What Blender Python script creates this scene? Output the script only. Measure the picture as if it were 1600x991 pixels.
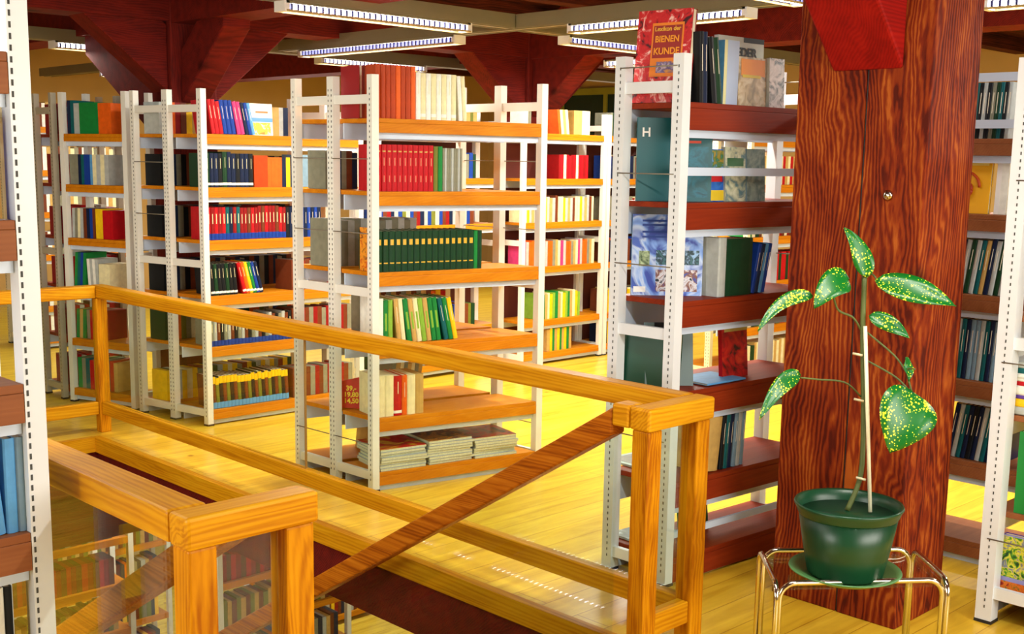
import bpy, bmesh, math, random
from mathutils import Vector, Matrix
S = bpy.context.scene
COL = S.collection
for o in list(bpy.data.objects): bpy.data.objects.remove(o)
S.view_settings.view_transform = 'Standard'
try: S.view_settings.look = 'None'
except Exception: pass
S.view_settings.gamma = 1.0
S.view_settings.use_curve_mapping = False
S.view_settings.exposure = 0.12

# ------------------------------------------------------------------ camera
EYE = Vector((0, 0, 1.7))
RT = Vector((0.71478327, -0.69917486, 0.0154725))
DN = Vector((-0.09849597, -0.12254923, -0.98756277))
FW = Vector((0.6923752, 0.70436937, -0.15646205))
cd = bpy.data.cameras.new('camera'); cam = bpy.data.objects.new('camera', cd); COL.objects.link(cam)
cd.sensor_width = 36; cd.lens = 1853.13/1600*36; cd.shift_y = (545.6-495.5)/1600
cd.clip_start = .05
m3 = Matrix((RT, -DN, -FW)).transposed()
cam.matrix_world = Matrix.Translation(EYE) @ m3.to_4x4()
S.camera = cam

# ------------------------------------------------------------------ light
w = bpy.data.worlds.new('world'); S.world = w; w.use_nodes = True
w.node_tree.nodes['Background'].inputs[0].default_value = (.8, .88, 1, 1)
w.node_tree.nodes['Background'].inputs[1].default_value = .6

def area(name, loc, size, power, col=(1, .96, .88), rot=(0, 0, 0), spread=None):
    d = bpy.data.lights.new(name, 'AREA'); d.shape = 'RECTANGLE'; d.size, d.size_y = size
    d.energy = power; d.color = col
    if spread: d.spread = spread
    o = bpy.data.objects.new(name, d); COL.objects.link(o); o.location = loc; o.rotation_euler = rot
    return o
# daylight through the windows of the two walls behind the camera
def aim(loc, to):
    return (Vector(to)-Vector(loc)).to_track_quat('-Z', 'Y').to_euler()
area('window_daylight_side', (-2.3, 3.2, 1.75), (2.6, 1.5), 150, (1.0, .98, .93), aim((-2.3, 3.2, 1.75), (2, 3.4, 1.3)))
area('window_daylight_back', (3.0, -2.3, 1.8), (3.6, 1.5), 200, (1.0, .96, .88), aim((3.0, -2.3, 1.8), (3.4, 2, 1.2)))
area('window_daylight_far', (10.5, 11.7, 2.0), (5.0, 1.2), 50, (1, .97, .9), aim((10.5, 11.7, 2.0), (7, 5, .4)))
LAMP_W = 44

# ------------------------------------------------------------------ materials
def lin(c):
    return tuple((x/12.92 if x <= .04045 else ((x+.055)/1.055)**2.4) for x in c)
def rgb(r, g, b): return (*lin((r/255, g/255, b/255)), 1)
MC = {}
def newmat(name):
    m = bpy.data.materials.new(name); m.use_nodes = True
    nt = m.node_tree; return m, nt, nt.nodes['Principled BSDF']
def N(nt, t, **k):
    n = nt.nodes.new(t)
    for a, b in k.items(): setattr(n, a, b)
    return n
def flat(r, g, b, rough=.5, metal=0., spec=.5, var=.08, scale=6):
    key = (r, g, b, rough, metal, var, scale)
    if key in MC: return MC[key]
    m, nt, p = newmat('paint_%d_%d_%d' % (r, g, b))
    tc = N(nt, 'ShaderNodeTexCoord'); no = N(nt, 'ShaderNodeTexNoise'); no.inputs['Scale'].default_value = scale
    no.inputs['Detail'].default_value = 4
    nt.links.new(tc.outputs['Object'], no.inputs['Vector'])
    rp = N(nt, 'ShaderNodeValToRGB'); c = rgb(r, g, b)
    rp.color_ramp.elements[0].position = .3; rp.color_ramp.elements[1].position = .7
    rp.color_ramp.elements[0].color = (*(x*(1-var) for x in c[:3]), 1); rp.color_ramp.elements[1].color = (*(min(1, x*(1+var)) for x in c[:3]), 1)
    nt.links.new(no.outputs['Fac'], rp.inputs[0]); nt.links.new(rp.outputs[0], p.inputs['Base Color'])
    p.inputs['Roughness'].default_value = rough; p.inputs['Metallic'].default_value = metal
    p.inputs['Specular IOR Level'].default_value = spec
    MC[key] = m; return m
def wood(name, cols, axis='y', scale=9, stretch=.07, rough=.4, knots=0, bump=.15, wave=5.0, coat=0., rings=60, bend=.22, amp=.13):
    m, nt, p = newmat(name)
    tc = N(nt, 'ShaderNodeTexCoord'); mp = N(nt, 'ShaderNodeMapping')
    nt.links.new(tc.outputs['Object'], mp.inputs['Vector'])
    s = [1, 1, 1]; s['xyz'.index(axis)] = stretch; mp.inputs['Scale'].default_value = s
    mp.inputs['Location'].default_value = (random.random()*3, 1.3, .7)
    n1 = N(nt, 'ShaderNodeTexNoise'); n1.inputs['Scale'].default_value = scale; n1.inputs['Detail'].default_value = 6; n1.inputs['Distortion'].default_value = .6
    nt.links.new(mp.outputs[0], n1.inputs['Vector'])
    # growth rings: thin lines along the grain, bent by a slow noise
    sx = N(nt, 'ShaderNodeSeparateXYZ'); nt.links.new(tc.outputs['Object'], sx.inputs[0])
    oth = [k for k in range(3) if k != 'xyz'.index(axis)]
    sm = N(nt, 'ShaderNodeMath', operation='ADD'); nt.links.new(sx.outputs[oth[0]], sm.inputs[0]); nt.links.new(sx.outputs[oth[1]], sm.inputs[1])
    ns = N(nt, 'ShaderNodeMath', operation='MULTIPLY_ADD'); ns.inputs[1].default_value = bend; nt.links.new(n1.outputs['Fac'], ns.inputs[0]); nt.links.new(sm.outputs[0], ns.inputs[2])
    mu = N(nt, 'ShaderNodeMath', operation='MULTIPLY'); mu.inputs[1].default_value = rings*6.28; nt.links.new(ns.outputs[0], mu.inputs[0])
    si = N(nt, 'ShaderNodeMath', operation='SINE'); nt.links.new(mu.outputs[0], si.inputs[0])
    n2 = N(nt, 'ShaderNodeTexNoise'); n2.inputs['Scale'].default_value = scale*6; n2.inputs['Detail'].default_value = 6
    nt.links.new(mp.outputs[0], n2.inputs['Vector'])
    ma = N(nt, 'ShaderNodeMath', operation='MULTIPLY_ADD'); ma.inputs[1].default_value = amp; ma.inputs[2].default_value = .0
    nt.links.new(si.outputs[0], ma.inputs[0])
    ad = N(nt, 'ShaderNodeMath', operation='ADD'); nt.links.new(ma.outputs[0], ad.inputs[0]); nt.links.new(n2.outputs['Fac'], ad.inputs[1])
    rp = N(nt, 'ShaderNodeValToRGB'); el = rp.color_ramp.elements
    el[0].position = .25; el[0].color = rgb(*cols[0]); el[1].position = .8; el[1].color = rgb(*cols[-1])
    for i, c in enumerate(cols[1:-1]):
        e = el.new(.25+.55*(i+1)/(len(cols)-1)); e.color = rgb(*c)
    nt.links.new(ad.outputs[0], rp.inputs[0])
    out = rp.outputs[0]
    if knots:
        vo = N(nt, 'ShaderNodeTexVoronoi'); vo.inputs['Scale'].default_value = knots
        mp2 = N(nt, 'ShaderNodeMapping'); s2 = [1, 1, 1]; s2['xyz'.index(axis)] = .6; mp2.inputs['Scale'].default_value = s2
        nt.links.new(tc.outputs['Object'], mp2.inputs['Vector']); nt.links.new(mp2.outputs[0], vo.inputs['Vector'])
        r2 = N(nt, 'ShaderNodeValToRGB'); r2.color_ramp.elements[0].position = .05; r2.color_ramp.elements[1].position = .11
        r2.color_ramp.elements[0].color = (0.12, .08, .06, 1); r2.color_ramp.elements[1].color = (1, 1, 1, 1)
        nt.links.new(vo.outputs['Distance'], r2.inputs[0])
        mx = N(nt, 'ShaderNodeMix', data_type='RGBA', blend_type='MULTIPLY'); mx.inputs[0].default_value = .8
        nt.links.new(out, mx.inputs[6]); nt.links.new(r2.outputs[0], mx.inputs[7]); out = mx.outputs[2]
    nt.links.new(out, p.inputs['Base Color'])
    bp = N(nt, 'ShaderNodeBump'); bp.inputs['Strength'].default_value = bump; bp.inputs['Distance'].default_value = .004
    nt.links.new(ad.outputs[0], bp.inputs['Height']); nt.links.new(bp.outputs[0], p.inputs['Normal'])
    p.inputs['Roughness'].default_value = rough; p.inputs['Coat Weight'].default_value = coat; p.inputs['Specular IOR Level'].default_value = .14
    return m
def emis(name, r, g, b, st):
    m, nt, p = newmat(name); p.inputs['Base Color'].default_value = (.9, .9, .9, 1)
    p.inputs['Emission Color'].default_value = (r, g, b, 1); p.inputs['Emission Strength'].default_value = st; return m
def blotch(name, cols, scale=14, rough=.4, vor=False, seed=0.):
    """printed picture: several colours in soft patches"""
    m, nt, p = newmat(name)
    tc = N(nt, 'ShaderNodeTexCoord'); mp = N(nt, 'ShaderNodeMapping'); mp.inputs['Location'].default_value = (seed, seed*.7, seed*.3)
    nt.links.new(tc.outputs['Object'], mp.inputs['Vector'])
    t = N(nt, 'ShaderNodeTexNoise'); t.inputs['Scale'].default_value = scale; t.inputs['Detail'].default_value = 3; t.inputs['Distortion'].default_value = 1.5
    nt.links.new(mp.outputs[0], t.inputs['Vector'])
    rp = N(nt, 'ShaderNodeValToRGB'); rp.color_ramp.interpolation = 'LINEAR'; el = rp.color_ramp.elements
    el[0].position = .34; el[0].color = rgb(*cols[0]); el[1].position = .66; el[1].color = rgb(*cols[-1])
    for i, c in enumerate(cols[1:-1]):
        e = el.new(.34+.32*(i+1)/(len(cols)-1)); e.color = rgb(*c)
    nt.links.new(t.outputs['Fac'], rp.inputs[0]); nt.links.new(rp.outputs[0], p.inputs['Base Color'])
    p.inputs['Roughness'].default_value = rough; return m
def glassmat():
    m, nt, p = newmat('pane_glass'); nt.nodes.remove(p)
    tr = N(nt, 'ShaderNodeBsdfTransparent'); tr.inputs[0].default_value = (.93, .965, .93, 1)
    gl = N(nt, 'ShaderNodeBsdfGlossy'); gl.inputs['Roughness'].default_value = .0
    fr = N(nt, 'ShaderNodeFresnel'); ge = N(nt, 'ShaderNodeNewGeometry'); io = N(nt, 'ShaderNodeMix', data_type='FLOAT')
    io.inputs[2].default_value = 1.38; io.inputs[3].default_value = 1/1.38   # same thin-pane reflectance from either side
    nt.links.new(ge.outputs['Backfacing'], io.inputs[0]); nt.links.new(io.outputs[0], fr.inputs['IOR'])
    mx = N(nt, 'ShaderNodeMixShader'); nt.links.new(fr.outputs[0], mx.inputs[0]); nt.links.new(tr.outputs[0], mx.inputs[1]); nt.links.new(gl.outputs[0], mx.inputs[2])
    nt.links.new(mx.outputs[0], nt.nodes['Material Output'].inputs[0]); return m

random.seed(3)
OAKX = wood('oak_x', [(186, 116, 6), (212, 146, 14), (222, 162, 24)], 'x', 5, .08, .4, coat=.0, wave=4)
OAKY = wood('oak_y', [(186, 116, 6), (210, 144, 14), (220, 160, 24)], 'y', 5, .08, .4, coat=.0, wave=4)
OAKZ = wood('oak_z', [(164, 90, 4), (204, 132, 8), (218, 150, 16)], 'z', 3.5, .2, .4, rings=60, bend=.3, amp=.10)
OAKD = wood('oak_dark_y', [(140, 66, 6), (180, 98, 14), (198, 118, 24)], 'y', 7, .06, .4, wave=4)
SHELF = wood('shelf_wood', [(190, 110, 10), (202, 124, 16), (214, 138, 26)], 'x', 4, .08, .45, amp=.06)
SHELFR = wood('shelf_wood_red', [(120, 36, 12), (132, 43, 14), (144, 51, 18)], 'x', 4, .08, .5, amp=.06)
SHELFB = wood('shelf_wood_brown', [(136, 80, 46), (146, 88, 52), (156, 98, 58)], 'x', 4, .08, .5, amp=.06)
PILLAR = wood('pillar_timber', [(76, 18, 4), (114, 34, 6), (134, 52, 10), (166, 84, 26)], 'z', 2.6, .28, .7, knots=2.0, bump=.5, rings=48, bend=.42, amp=.17)
BRACE = wood('red_brace_timber', [(122, 12, 7), (142, 16, 10), (154, 23, 14)], 'x', 3, .12, .6, knots=2, bump=.25, wave=2)  # brace timber, a brighter red than the post
BEAMD = wood('dark_red_timber', [(84, 20, 14), (106, 26, 18), (122, 30, 20)], 'x', 3, .3, .75, knots=1.6, bump=.2, wave=1)
BEAMZ = wood('dark_red_post_timber', [(84, 20, 14), (106, 26, 18), (122, 30, 20)], 'z', 3, .3, .75, knots=1.6, bump=.2)
CEIL = wood('ceiling_boards', [(44, 20, 12), (80, 32, 18), (104, 44, 24)], 'x', 4, .1, .8, bump=.3)
STEEL = flat(232, 232, 222, .4, 0, var=.03)
STEELW = flat(226, 232, 236, .35, 0, var=.03)
STEELB = flat(200, 216, 236, .35, 0, var=.03)
CREAM = flat(228, 218, 180, .45, var=.04)
SLOT = flat(70, 72, 70, .8)
GREYBAR = flat(120, 112, 96, .5)
RAILM = flat(142, 134, 100, .45, .3, var=.05)
GOLDM = flat(206, 178, 110, .35, .3, var=.05)
PAGES = flat(228, 218, 190, .8, var=.08, scale=60)
TUBE = emis('fluorescent_tube', 1, .97, .98, 18.0)
LOUV = flat(60, 62, 130, .35, .2)
WHITEP = flat(240, 240, 236, .4)
CHROME = flat(214, 206, 186, .14, 1.0, var=.04)
GLASS = glassmat()
DARK = flat(26, 26, 28, .6)

def floor_mat(name, cols, rough=.28):
    m, nt, p = newmat(name)
    tc = N(nt, 'ShaderNodeTexCoord'); br = N(nt, 'ShaderNodeTexBrick')
    nt.links.new(tc.outputs['Object'], br.inputs['Vector'])
    br.inputs['Scale'].default_value = 1; br.inputs['Brick Width'].default_value = 3.2; br.inputs['Row Height'].default_value = .16; br.inputs['Mortar Size'].default_value = .0022
    br.inputs['Color1'].default_value = rgb(*cols[0]); br.inputs['Color2'].default_value = rgb(*cols[1]); br.inputs['Mortar'].default_value = rgb(*cols[2])
    n1 = N(nt, 'ShaderNodeTexNoise'); n1.inputs['Scale'].default_value = 7; n1.inputs['Detail'].default_value = 7; n1.inputs['Distortion'].default_value = .8
    mp = N(nt, 'ShaderNodeMapping'); mp.inputs['Scale'].default_value = (.3, 2.5, 1); nt.links.new(tc.outputs['Object'], mp.inputs[0]); nt.links.new(mp.outputs[0], n1.inputs['Vector'])
    r1 = N(nt, 'ShaderNodeValToRGB'); r1.color_ramp.elements[0].position = .3; r1.color_ramp.elements[1].position = .7
    r1.color_ramp.elements[0].color = (.72, .62, .45, 1); r1.color_ramp.elements[1].color = (1, 1, 1, 1)
    nt.links.new(n1.outputs['Fac'], r1.inputs[0])
    mx = N(nt, 'ShaderNodeMix', data_type='RGBA', blend_type='MULTIPLY'); mx.inputs[0].default_value = 1
    nt.links.new(br.outputs['Color'], mx.inputs[6]); nt.links.new(r1.outputs[0], mx.inputs[7])
    vo = N(nt, 'ShaderNodeTexVoronoi'); vo.inputs['Scale'].default_value = 3.1; nt.links.new(tc.outputs['Object'], vo.inputs['Vector'])
    r2 = N(nt, 'ShaderNodeValToRGB'); r2.color_ramp.elements[0].position = .03; r2.color_ramp.elements[1].position = .075
    r2.color_ramp.elements[0].color = (.45, .22, .06, 1); r2.color_ramp.elements[1].color = (1, 1, 1, 1); nt.links.new(vo.outputs['Distance'], r2.inputs[0])
    mx2 = N(nt, 'ShaderNodeMix', data_type='RGBA', blend_type='MULTIPLY'); mx2.inputs[0].default_value = .85
    nt.links.new(mx.outputs[2], mx2.inputs[6]); nt.links.new(r2.outputs[0], mx2.inputs[7]); nt.links.new(mx2.outputs[2], p.inputs['Base Color'])
    p.inputs['Roughness'].default_value = rough; p.inputs['Specular IOR Level'].default_value = .25
    return m
FLOOR = floor_mat('pine_floor', [(244, 206, 66), (238, 196, 52), (196, 144, 36)])
FLOORL = floor_mat('lower_pine_floor', [(246, 214, 84), (240, 204, 70), (190, 140, 40)])
WALLM = flat(196, 160, 92, .8, var=.06, scale=2)
WALLP = flat(176, 156, 116, .8, var=.05, scale=2)

# ------------------------------------------------------------------ mesh helpers
class MB:
    def __init__(s): s.v = []; s.f = []; s.mi = []; s.mats = []; s.sm = []
    def mid(s, m):
        if m not in s.mats: s.mats.append(m)
        return s.mats.index(m)
    def add(s, vs, fs, m, smooth=False):
        k = len(s.v); s.v += [Vector(v) for v in vs]; i = s.mid(m)
        for f in fs: s.f.append([k+j for j in f]); s.mi.append(i); s.sm.append(smooth)
        return s
    def hexa(s, p, m):
        return s.add(p, [(0, 3, 2, 1), (4, 5, 6, 7), (0, 1, 5, 4), (1, 2, 6, 5), (2, 3, 7, 6), (3, 0, 4, 7)], m)
    def box(s, x0, x1, y0, y1, z0, z1, m):
        return s.hexa([(x0, y0, z0), (x1, y0, z0), (x1, y1, z0), (x0, y1, z0), (x0, y0, z1), (x1, y0, z1), (x1, y1, z1), (x0, y1, z1)], m)
    def fbox(s, F, a0, a1, b0, b1, z0, z1, m):
        return s.hexa([F(a0, b0, z0), F(a1, b0, z0), F(a1, b1, z0), F(a0, b1, z0), F(a0, b0, z1), F(a1, b0, z1), F(a1, b1, z1), F(a0, b1, z1)], m)
    def tube(s, pts, r, m, n=10, closed=False):
        pts = [Vector(p) for p in pts]; rs = r if isinstance(r, (list, tuple)) else [r]*len(pts)
        vs = []; up = None
        for i, p in enumerate(pts):
            a = pts[max(0, i-1)]; b = pts[min(len(pts)-1, i+1)]; t = (b-a).normalized()
            if up is None:
                up = Vector((0, 0, 1)) if abs(t.z) < .9 else Vector((1, 0, 0))
            x = t.cross(up).normalized(); up = x.cross(t).normalized()
            for k in range(n):
                an = 2*math.pi*k/n; vs.append(p+(x*math.cos(an)+up*math.sin(an))*rs[i])
        fs = [(i*n+k, i*n+(k+1) % n, (i+1)*n+(k+1) % n, (i+1)*n+k) for i in range(len(pts)-1) for k in range(n)]
        fs += [tuple(range(n))[::-1], tuple((len(pts)-1)*n+k for k in range(n))]
        return s.add(vs, fs, m, True)
    def lathe(s, c, prof, m, n=40, flute=None):
        vs = []
        for (r, z) in prof:
            for k in range(n):
                rr = r*(1+(flute if flute and k % 2 else 0)); a = 2*math.pi*k/n
                vs.append((c[0]+rr*math.cos(a), c[1]+rr*math.sin(a), c[2]+z))
        L = len(prof)
        fs = [(i*n+k, i*n+(k+1) % n, (i+1)*n+(k+1) % n, (i+1)*n+k) for i in range(L-1) for k in range(n)]
        fs += [tuple(range(n))[::-1], tuple((L-1)*n+k for k in range(n))]
        return s.add(vs, fs, m, True)
    def build(s, name, parent=None, origin=None, bevel=0, link=True):
        me = bpy.data.meshes.new(name)
        og = Vector(origin) if origin is not None else (ORG.get(parent.name, Vector()) if parent else Vector())
        me.from_pydata([v-og for v in s.v], [], s.f)
        for m in s.mats: me.materials.append(m)
        me.polygons.foreach_set('material_index', s.mi); me.polygons.foreach_set('use_smooth', s.sm); me.update()
        bm = bmesh.new(); bm.from_mesh(me); bmesh.ops.recalc_face_normals(bm, faces=bm.faces); bm.to_mesh(me); bm.free()
        o = bpy.data.objects.new(name, me); COL.objects.link(o)
        if parent: o.parent = parent
        elif origin is not None: o.location = og
        if parent: ORG[o.name] = og
        else: ORG[o.name] = og
        if bevel:
            b = o.modifiers.new('bevel', 'BEVEL'); b.width = bevel; b.segments = 2; b.limit_method = 'ANGLE'
        return o
ORG = {}
def thing(name, label, cat, loc, group=None):
    o = bpy.data.objects.new(name, None); o.empty_display_size = .1; COL.objects.link(o); o.location = loc
    ORG[o.name] = Vector(loc); tag(o, label, cat, group); return o
def tag(o, label, cat, group=None, kind=None):
    if label: o['label'] = label
    if cat: o['category'] = cat
    if group: o['group'] = group
    if kind: o['kind'] = kind
    return o
def struct(mb, name, origin=(0, 0, 0), **k):
    o = mb.build(name, origin=origin, **k); o['kind'] = 'structure'; return o
def Frame(ox, oy, ea, eb):
    ea = Vector(ea).normalized(); eb = Vector(eb).normalized()
    def F(a, b, z): return Vector((ox+ea.x*a+eb.x*b, oy+ea.y*a+eb.y*b, z))
    F.rz = math.atan2(ea.y, ea.x); F.ea = ea; F.eb = eb
    return F
def textobj(name, txt, parent, loc, rot, size, mat, ext=.0008, bold=0., sx=1.):
    cu = bpy.data.curves.new(name, 'FONT'); cu.body = txt; cu.size = size; cu.extrude = ext; cu.offset = bold; cu.align_x = 'CENTER'; cu.align_y = 'CENTER'
    t = bpy.data.objects.new(name+'_tmp', cu); COL.objects.link(t)
    dg = bpy.context.evaluated_depsgraph_get(); me = bpy.data.meshes.new_from_object(t.evaluated_get(dg))
    bpy.data.objects.remove(t)
    me.materials.clear(); me.materials.append(mat)
    o = bpy.data.objects.new(name, me); COL.objects.link(o); o.parent = parent
    o.location = loc; o.rotation_euler = rot; o.scale = (sx, 1, 1); return o

# ------------------------------------------------------------------ structure: room shell
OX0, OX1, OY0, OY1 = 1.27, 3.15, 2.30, 6.80     # stair opening in the floor
X0, X1, Y0, Y1 = -2.6, 12.6, -2.6, 13.4
fl = MB()
fl.box(X0, X1, Y0, OY0, -.05, 0, FLOOR).box(X0, X1, OY1, Y1, -.05, 0, FLOOR).box(X0, OX0, OY0, OY1, -.05, 0, FLOOR).box(OX1, X1, OY0, OY1, -.05, 0, FLOOR)
struct(fl, 'floor')
sl = MB()
for a in ((X0, X1, Y0, OY0), (X0, X1, OY1, Y1), (X0, OX0, OY0, OY1), (OX1, X1, OY0, OY1)): sl.box(*a, -.34, -.051, BEAMD)
struct(sl, 'trim_1')   # timber floor deck under the boards
tr = MB()
tr.box(OX1-.03, OX1+.012, OY0, OY1, -.085, .006, OAKY).box(OX0-.012, OX0+.03, OY0, OY1, -.085, .006, OAKY).box(OX0+.03, OX1-.03, OY1-.03, OY1+.012, -.085, .006, OAKX)
struct(tr, 'trim_2')
ce = MB(); ce.box(X0, X1, Y0, Y1, 3.02, 3.1, CEIL); struct(ce, 'ceiling')
jo = MB()
for i in range(15): jo.box(X0, X1, Y0+.5+i*1.05, Y0+.66+i*1.05, 2.88, 3.02, CEIL)
struct(jo, 'trim_3')   # ceiling joists
lb = MB(); lb.box(X0, X1, 7.0, 7.3, -.72, -.341, BEAMD).box(4.4, 4.7, Y0, 6.9, -.6, -.341, BEAMD); struct(lb, 'trim_4')
lf = MB(); lf.box(X0, X1+2, Y0, Y1+2, -3.0, -2.9, FLOORL); struct(lf, 'floor_lower')
wl = MB(); wl.box(X0, X1, Y1, Y1+.1, 0, 3.02, WALLM); struct(wl, 'wall_far')
wl = MB(); wl.box(X1, X1+.1, Y0, Y1, 0, 3.02, WALLM); struct(wl, 'wall_right')
wl = MB(); wl.box(X0, X1, Y0-.1, Y0, 0, 3.02, WALLP); struct(wl, 'wall_back')
wl = MB(); wl.box(X0-.1, X0, Y0, Y1, 0, 3.02, WALLP); struct(wl, 'wall_left')
wl = MB(); wl.box(X0, X1+2, Y1+2, Y1+2.1, -2.9, -.34, WALLP).box(X1+2, X1+2.1, Y0, Y1+2, -2.9, -.34, WALLP).box(X0-.1, X0, Y0, Y1+2, -2.9, -.34, WALLP).box(X0, X1+2, Y0-.1, Y0, -2.9, -.34, WALLP)
struct(wl, 'wall_lower')
# windows: daylight openings glazed in the walls behind the viewer (frames), one green-framed inner window in the right wall
def window(name, F, a0, a1, z0, z1, fm, pm, bars=1):
    g = thing(name, None, None, F(a0, 0, z0)); g['kind'] = 'structure'
    fr = MB(); t = .09
    fr.fbox(F, a0, a1, -.05, .0, z1-t, z1, fm).fbox(F, a0, a1, -.05, 0, z0, z0+t, fm).fbox(F, a0, a0+t, -.05, 0, z0+t, z1-t, fm).fbox(F, a1-t, a1, -.05, 0, z0+t, z1-t, fm)
    for i in range(bars):
        c = a0+(a1-a0)*(i+1)/(bars+1); fr.fbox(F, c-.03, c+.03, -.045, 0, z0+t, z1-t, fm)
    fr.build('window_frame', g)
    MB().fbox(F, a0+t, a1-t, -.02, -.01, z0+t, z1-t, pm).build('window_pane', g)
GREENP = flat(150, 150, 50, .6); DPANE = flat(24, 52, 52, .25)
window('window_1', Frame(X1, 11.9, (0, -1), (1, 0)), 0, 1.75, 1.9, 2.72, GREENP, DPANE, 1)
window('window_2', Frame(X0, 2.0, (0, 1), (-1, 0)), 0, 2.6, 1.0, 2.5, WHITEP, GLASS, 2)
window('window_3', Frame(4.8, Y0, (-1, 0), (0, -1)), 0, 3.6, 1.0, 2.5, WHITEP, GLASS, 3)

# ------------------------------------------------------------------ structure: timber posts, braces, beams
def pillar(name, x0, x1, y0, y1, z1, label, braces, mat, bmat, seam=True, beambot=2.55):
    g = thing(name, label, 'post', ((x0+x1)/2, (y0+y1)/2, 0))
    p = MB()
    if seam:
        k = y0+(y1-y0)*.46
        p.box(x0, x1, y0, k-.004, 0, z1, mat).box(x0+.006, x1-.006, k-.004, k+.004, 0, z1, DARK).box(x0+.004, x1, k+.004, y1, 0, z1, mat)
    else: p.box(x0, x1, y0, y1, 0, z1, mat)
    p.build('shaft', g, bevel=.012)
    cx, cy = (x0+x1)/2, (y0+y1)/2
    for d, zl, w0, run, th in braces:
        b = MB(); w = w0/2
        if d[0]:
            sx = x0-.0 if d[0] < 0 else x1; c = cy+d[1]
            sgn = d[0]; q = [(sx, zl), (sx+sgn*run, zl+run*d[2]), (sx+sgn*run, zl+run*d[2]+th), (sx, zl+th)]
            b.hexa([(q[0][0], c-w, q[0][1]), (q[1][0], c-w, q[1][1]), (q[1][0], c+w, q[1][1]), (q[0][0], c+w, q[0][1]),
                    (q[3][0], c-w, q[3][1]), (q[2][0], c-w, q[2][1]), (q[2][0], c+w, q[2][1]), (q[3][0], c+w, q[3][1])], bmat)
        else:
            sy = y0 if d[1] < 0 else y1; c = cx; sgn = d[1]
            q = [(sy, zl), (sy+sgn*run, zl+run*d[2]), (sy+sgn*run, zl+run*d[2]+th), (sy, zl+th)]
            b.hexa([(c-w, q[0][0], q[0][1]), (c+w, q[0][0], q[0][1]), (c+w, q[1][0], q[1][1]), (c-w, q[1][0], q[1][1]),
                    (c-w, q[3][0], q[3][1]), (c+w, q[3][0], q[3][1]), (c+w, q[2][0], q[2][1]), (c-w, q[2][0], q[2][1])], bmat)
        b.build('knee_brace', g, bevel=.01)
    return g
pA = pillar('timber_post', 3.965, 4.33, 1.985, 2.52, 2.88, 'massive weathered red timber post behind the potted plant', [((-1, -.02, 1.05), 2.04, .28, .75, .42)], PILLAR, BRACE)
pin = MB()
for (y, z) in ((2.10, 1.57),): pin.lathe((0, 0, 0), [(.0, 0), (.016, 0), (.02, .006), (.012, .012), (.0, .013)], CHROME, 16)
pb = pin.build('bolt_head', pA, origin=(0, 0, 0)); pb.location = (3.965-4.1475, 2.12-2.2525, 1.60); pb.rotation_euler = (0, -math.pi/2, 0)
pillar('timber_post', 4.02, 4.36, 7.36, 7.66, 2.88, 'dark red timber post with knee braces rising behind the left double bookcase',
       [((-1, 0, .80), 2.12, .22, .66, .44), ((1, 0, .85), 2.05, .2, .62, .34), ((0, -1, .85), 2.05, .2, .55, .34), ((0, 1, .6), 1.78, .22, 1.1, .55)], BEAMZ, BEAMD, False)
pillar('timber_post', 7.38, 7.72, 7.36, 7.66, 2.88, 'dark red timber post with knee braces behind the central double bookcase',
       [((-1, 0, .8), 2.08, .24, .8, .66), ((1, 0, .8), 2.08, .24, .8, .66), ((0, -1, .8), 2.08, .24, .8, .66), ((0, 1, .8), 2.08, .24, .58, .66)], BEAMZ, BEAMD, False)
bm_ = MB(); bm_.box(4.03, 4.31, 2.52+.02, Y1, 2.57, 2.87, BEAMD); tag(bm_.build('ceiling_beam', origin=(4.15, 8, 2.57)), 'long dark red ceiling beam running back over the left double bookcase', 'beam')
bm_ = MB(); bm_.box(7.4, 7.7, Y0, Y1, 2.57, 2.87, BEAMD); tag(bm_.build('ceiling_beam', origin=(7.5, 8, 2.57)), 'dark ceiling beam running back above the bookcases behind the centre', 'beam')
bm_ = MB(); bm_.box(X0, 4.02, 7.37, 7.65, 2.58, 2.86, BEAMD).box(4.32, 7.39, 7.37, 7.65, 2.58, 2.86, BEAMD).box(7.71, 8.8, 7.37, 7.65, 2.58, 2.86, BEAMD)
tag(bm_.build('ceiling_beam', origin=(5, 7.5, 2.58)), 'dark red cross beam joining the two far timber posts', 'beam')

# ------------------------------------------------------------------ lamp rails and louvre lamps
def rail(ax, c, a0, a1, z, label):
    b = MB(); w_ = .07
    def bx(u0, u1, z0, z1, m):
        if ax == 'x': b.box(a0, a1, c+u0, c+u1, z0, z1, m)
        else: b.box(c+u0, c+u1, a0, a1, z0, z1, m)
    bx(-w_, w_, z+.03, z+.085, RAILM); bx(-w_, -w_+.008, z, z+.0299, RAILM); bx(w_-.008, w_, z, z+.0299, RAILM); bx(-.02, .02, z+.0, z+.0299, RAILM)
    o = b.build('lamp_rail', origin=((a0+a1)/2 if ax == 'x' else c, c if ax == 'x' else (a0+a1)/2, z)); tag(o, label, 'rail', 'lamp rails under the ceiling'); return o
RZ = 2.53
rail('x', 5.57, .6, 5.39, RZ, 'grey metal lamp rail along the top edge left of the central crossing')
rail('x', 5.57, 5.55, 11, RZ, 'grey metal lamp rail running right and back from the central crossing')
rail('y', 5.47, 2.0, 8.18, RZ, 'long grey metal lamp rail running back through the central crossing')
rail('x', 8.34, 4.7, 11, RZ, 'grey metal lamp rail crossing in front of the far beige wall')
rail('x', 3.32, 3.0, 5.39, RZ, 'grey metal lamp rail in the top edge beside the massive timber post')
rail('x', 8.86, 2.2, 5.39, RZ, 'grey metal lamp rail behind the left knee braces')
rail('y', 5.92, .2, 2.8, RZ, 'short grey metal lamp rail in the top right corner')
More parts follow.
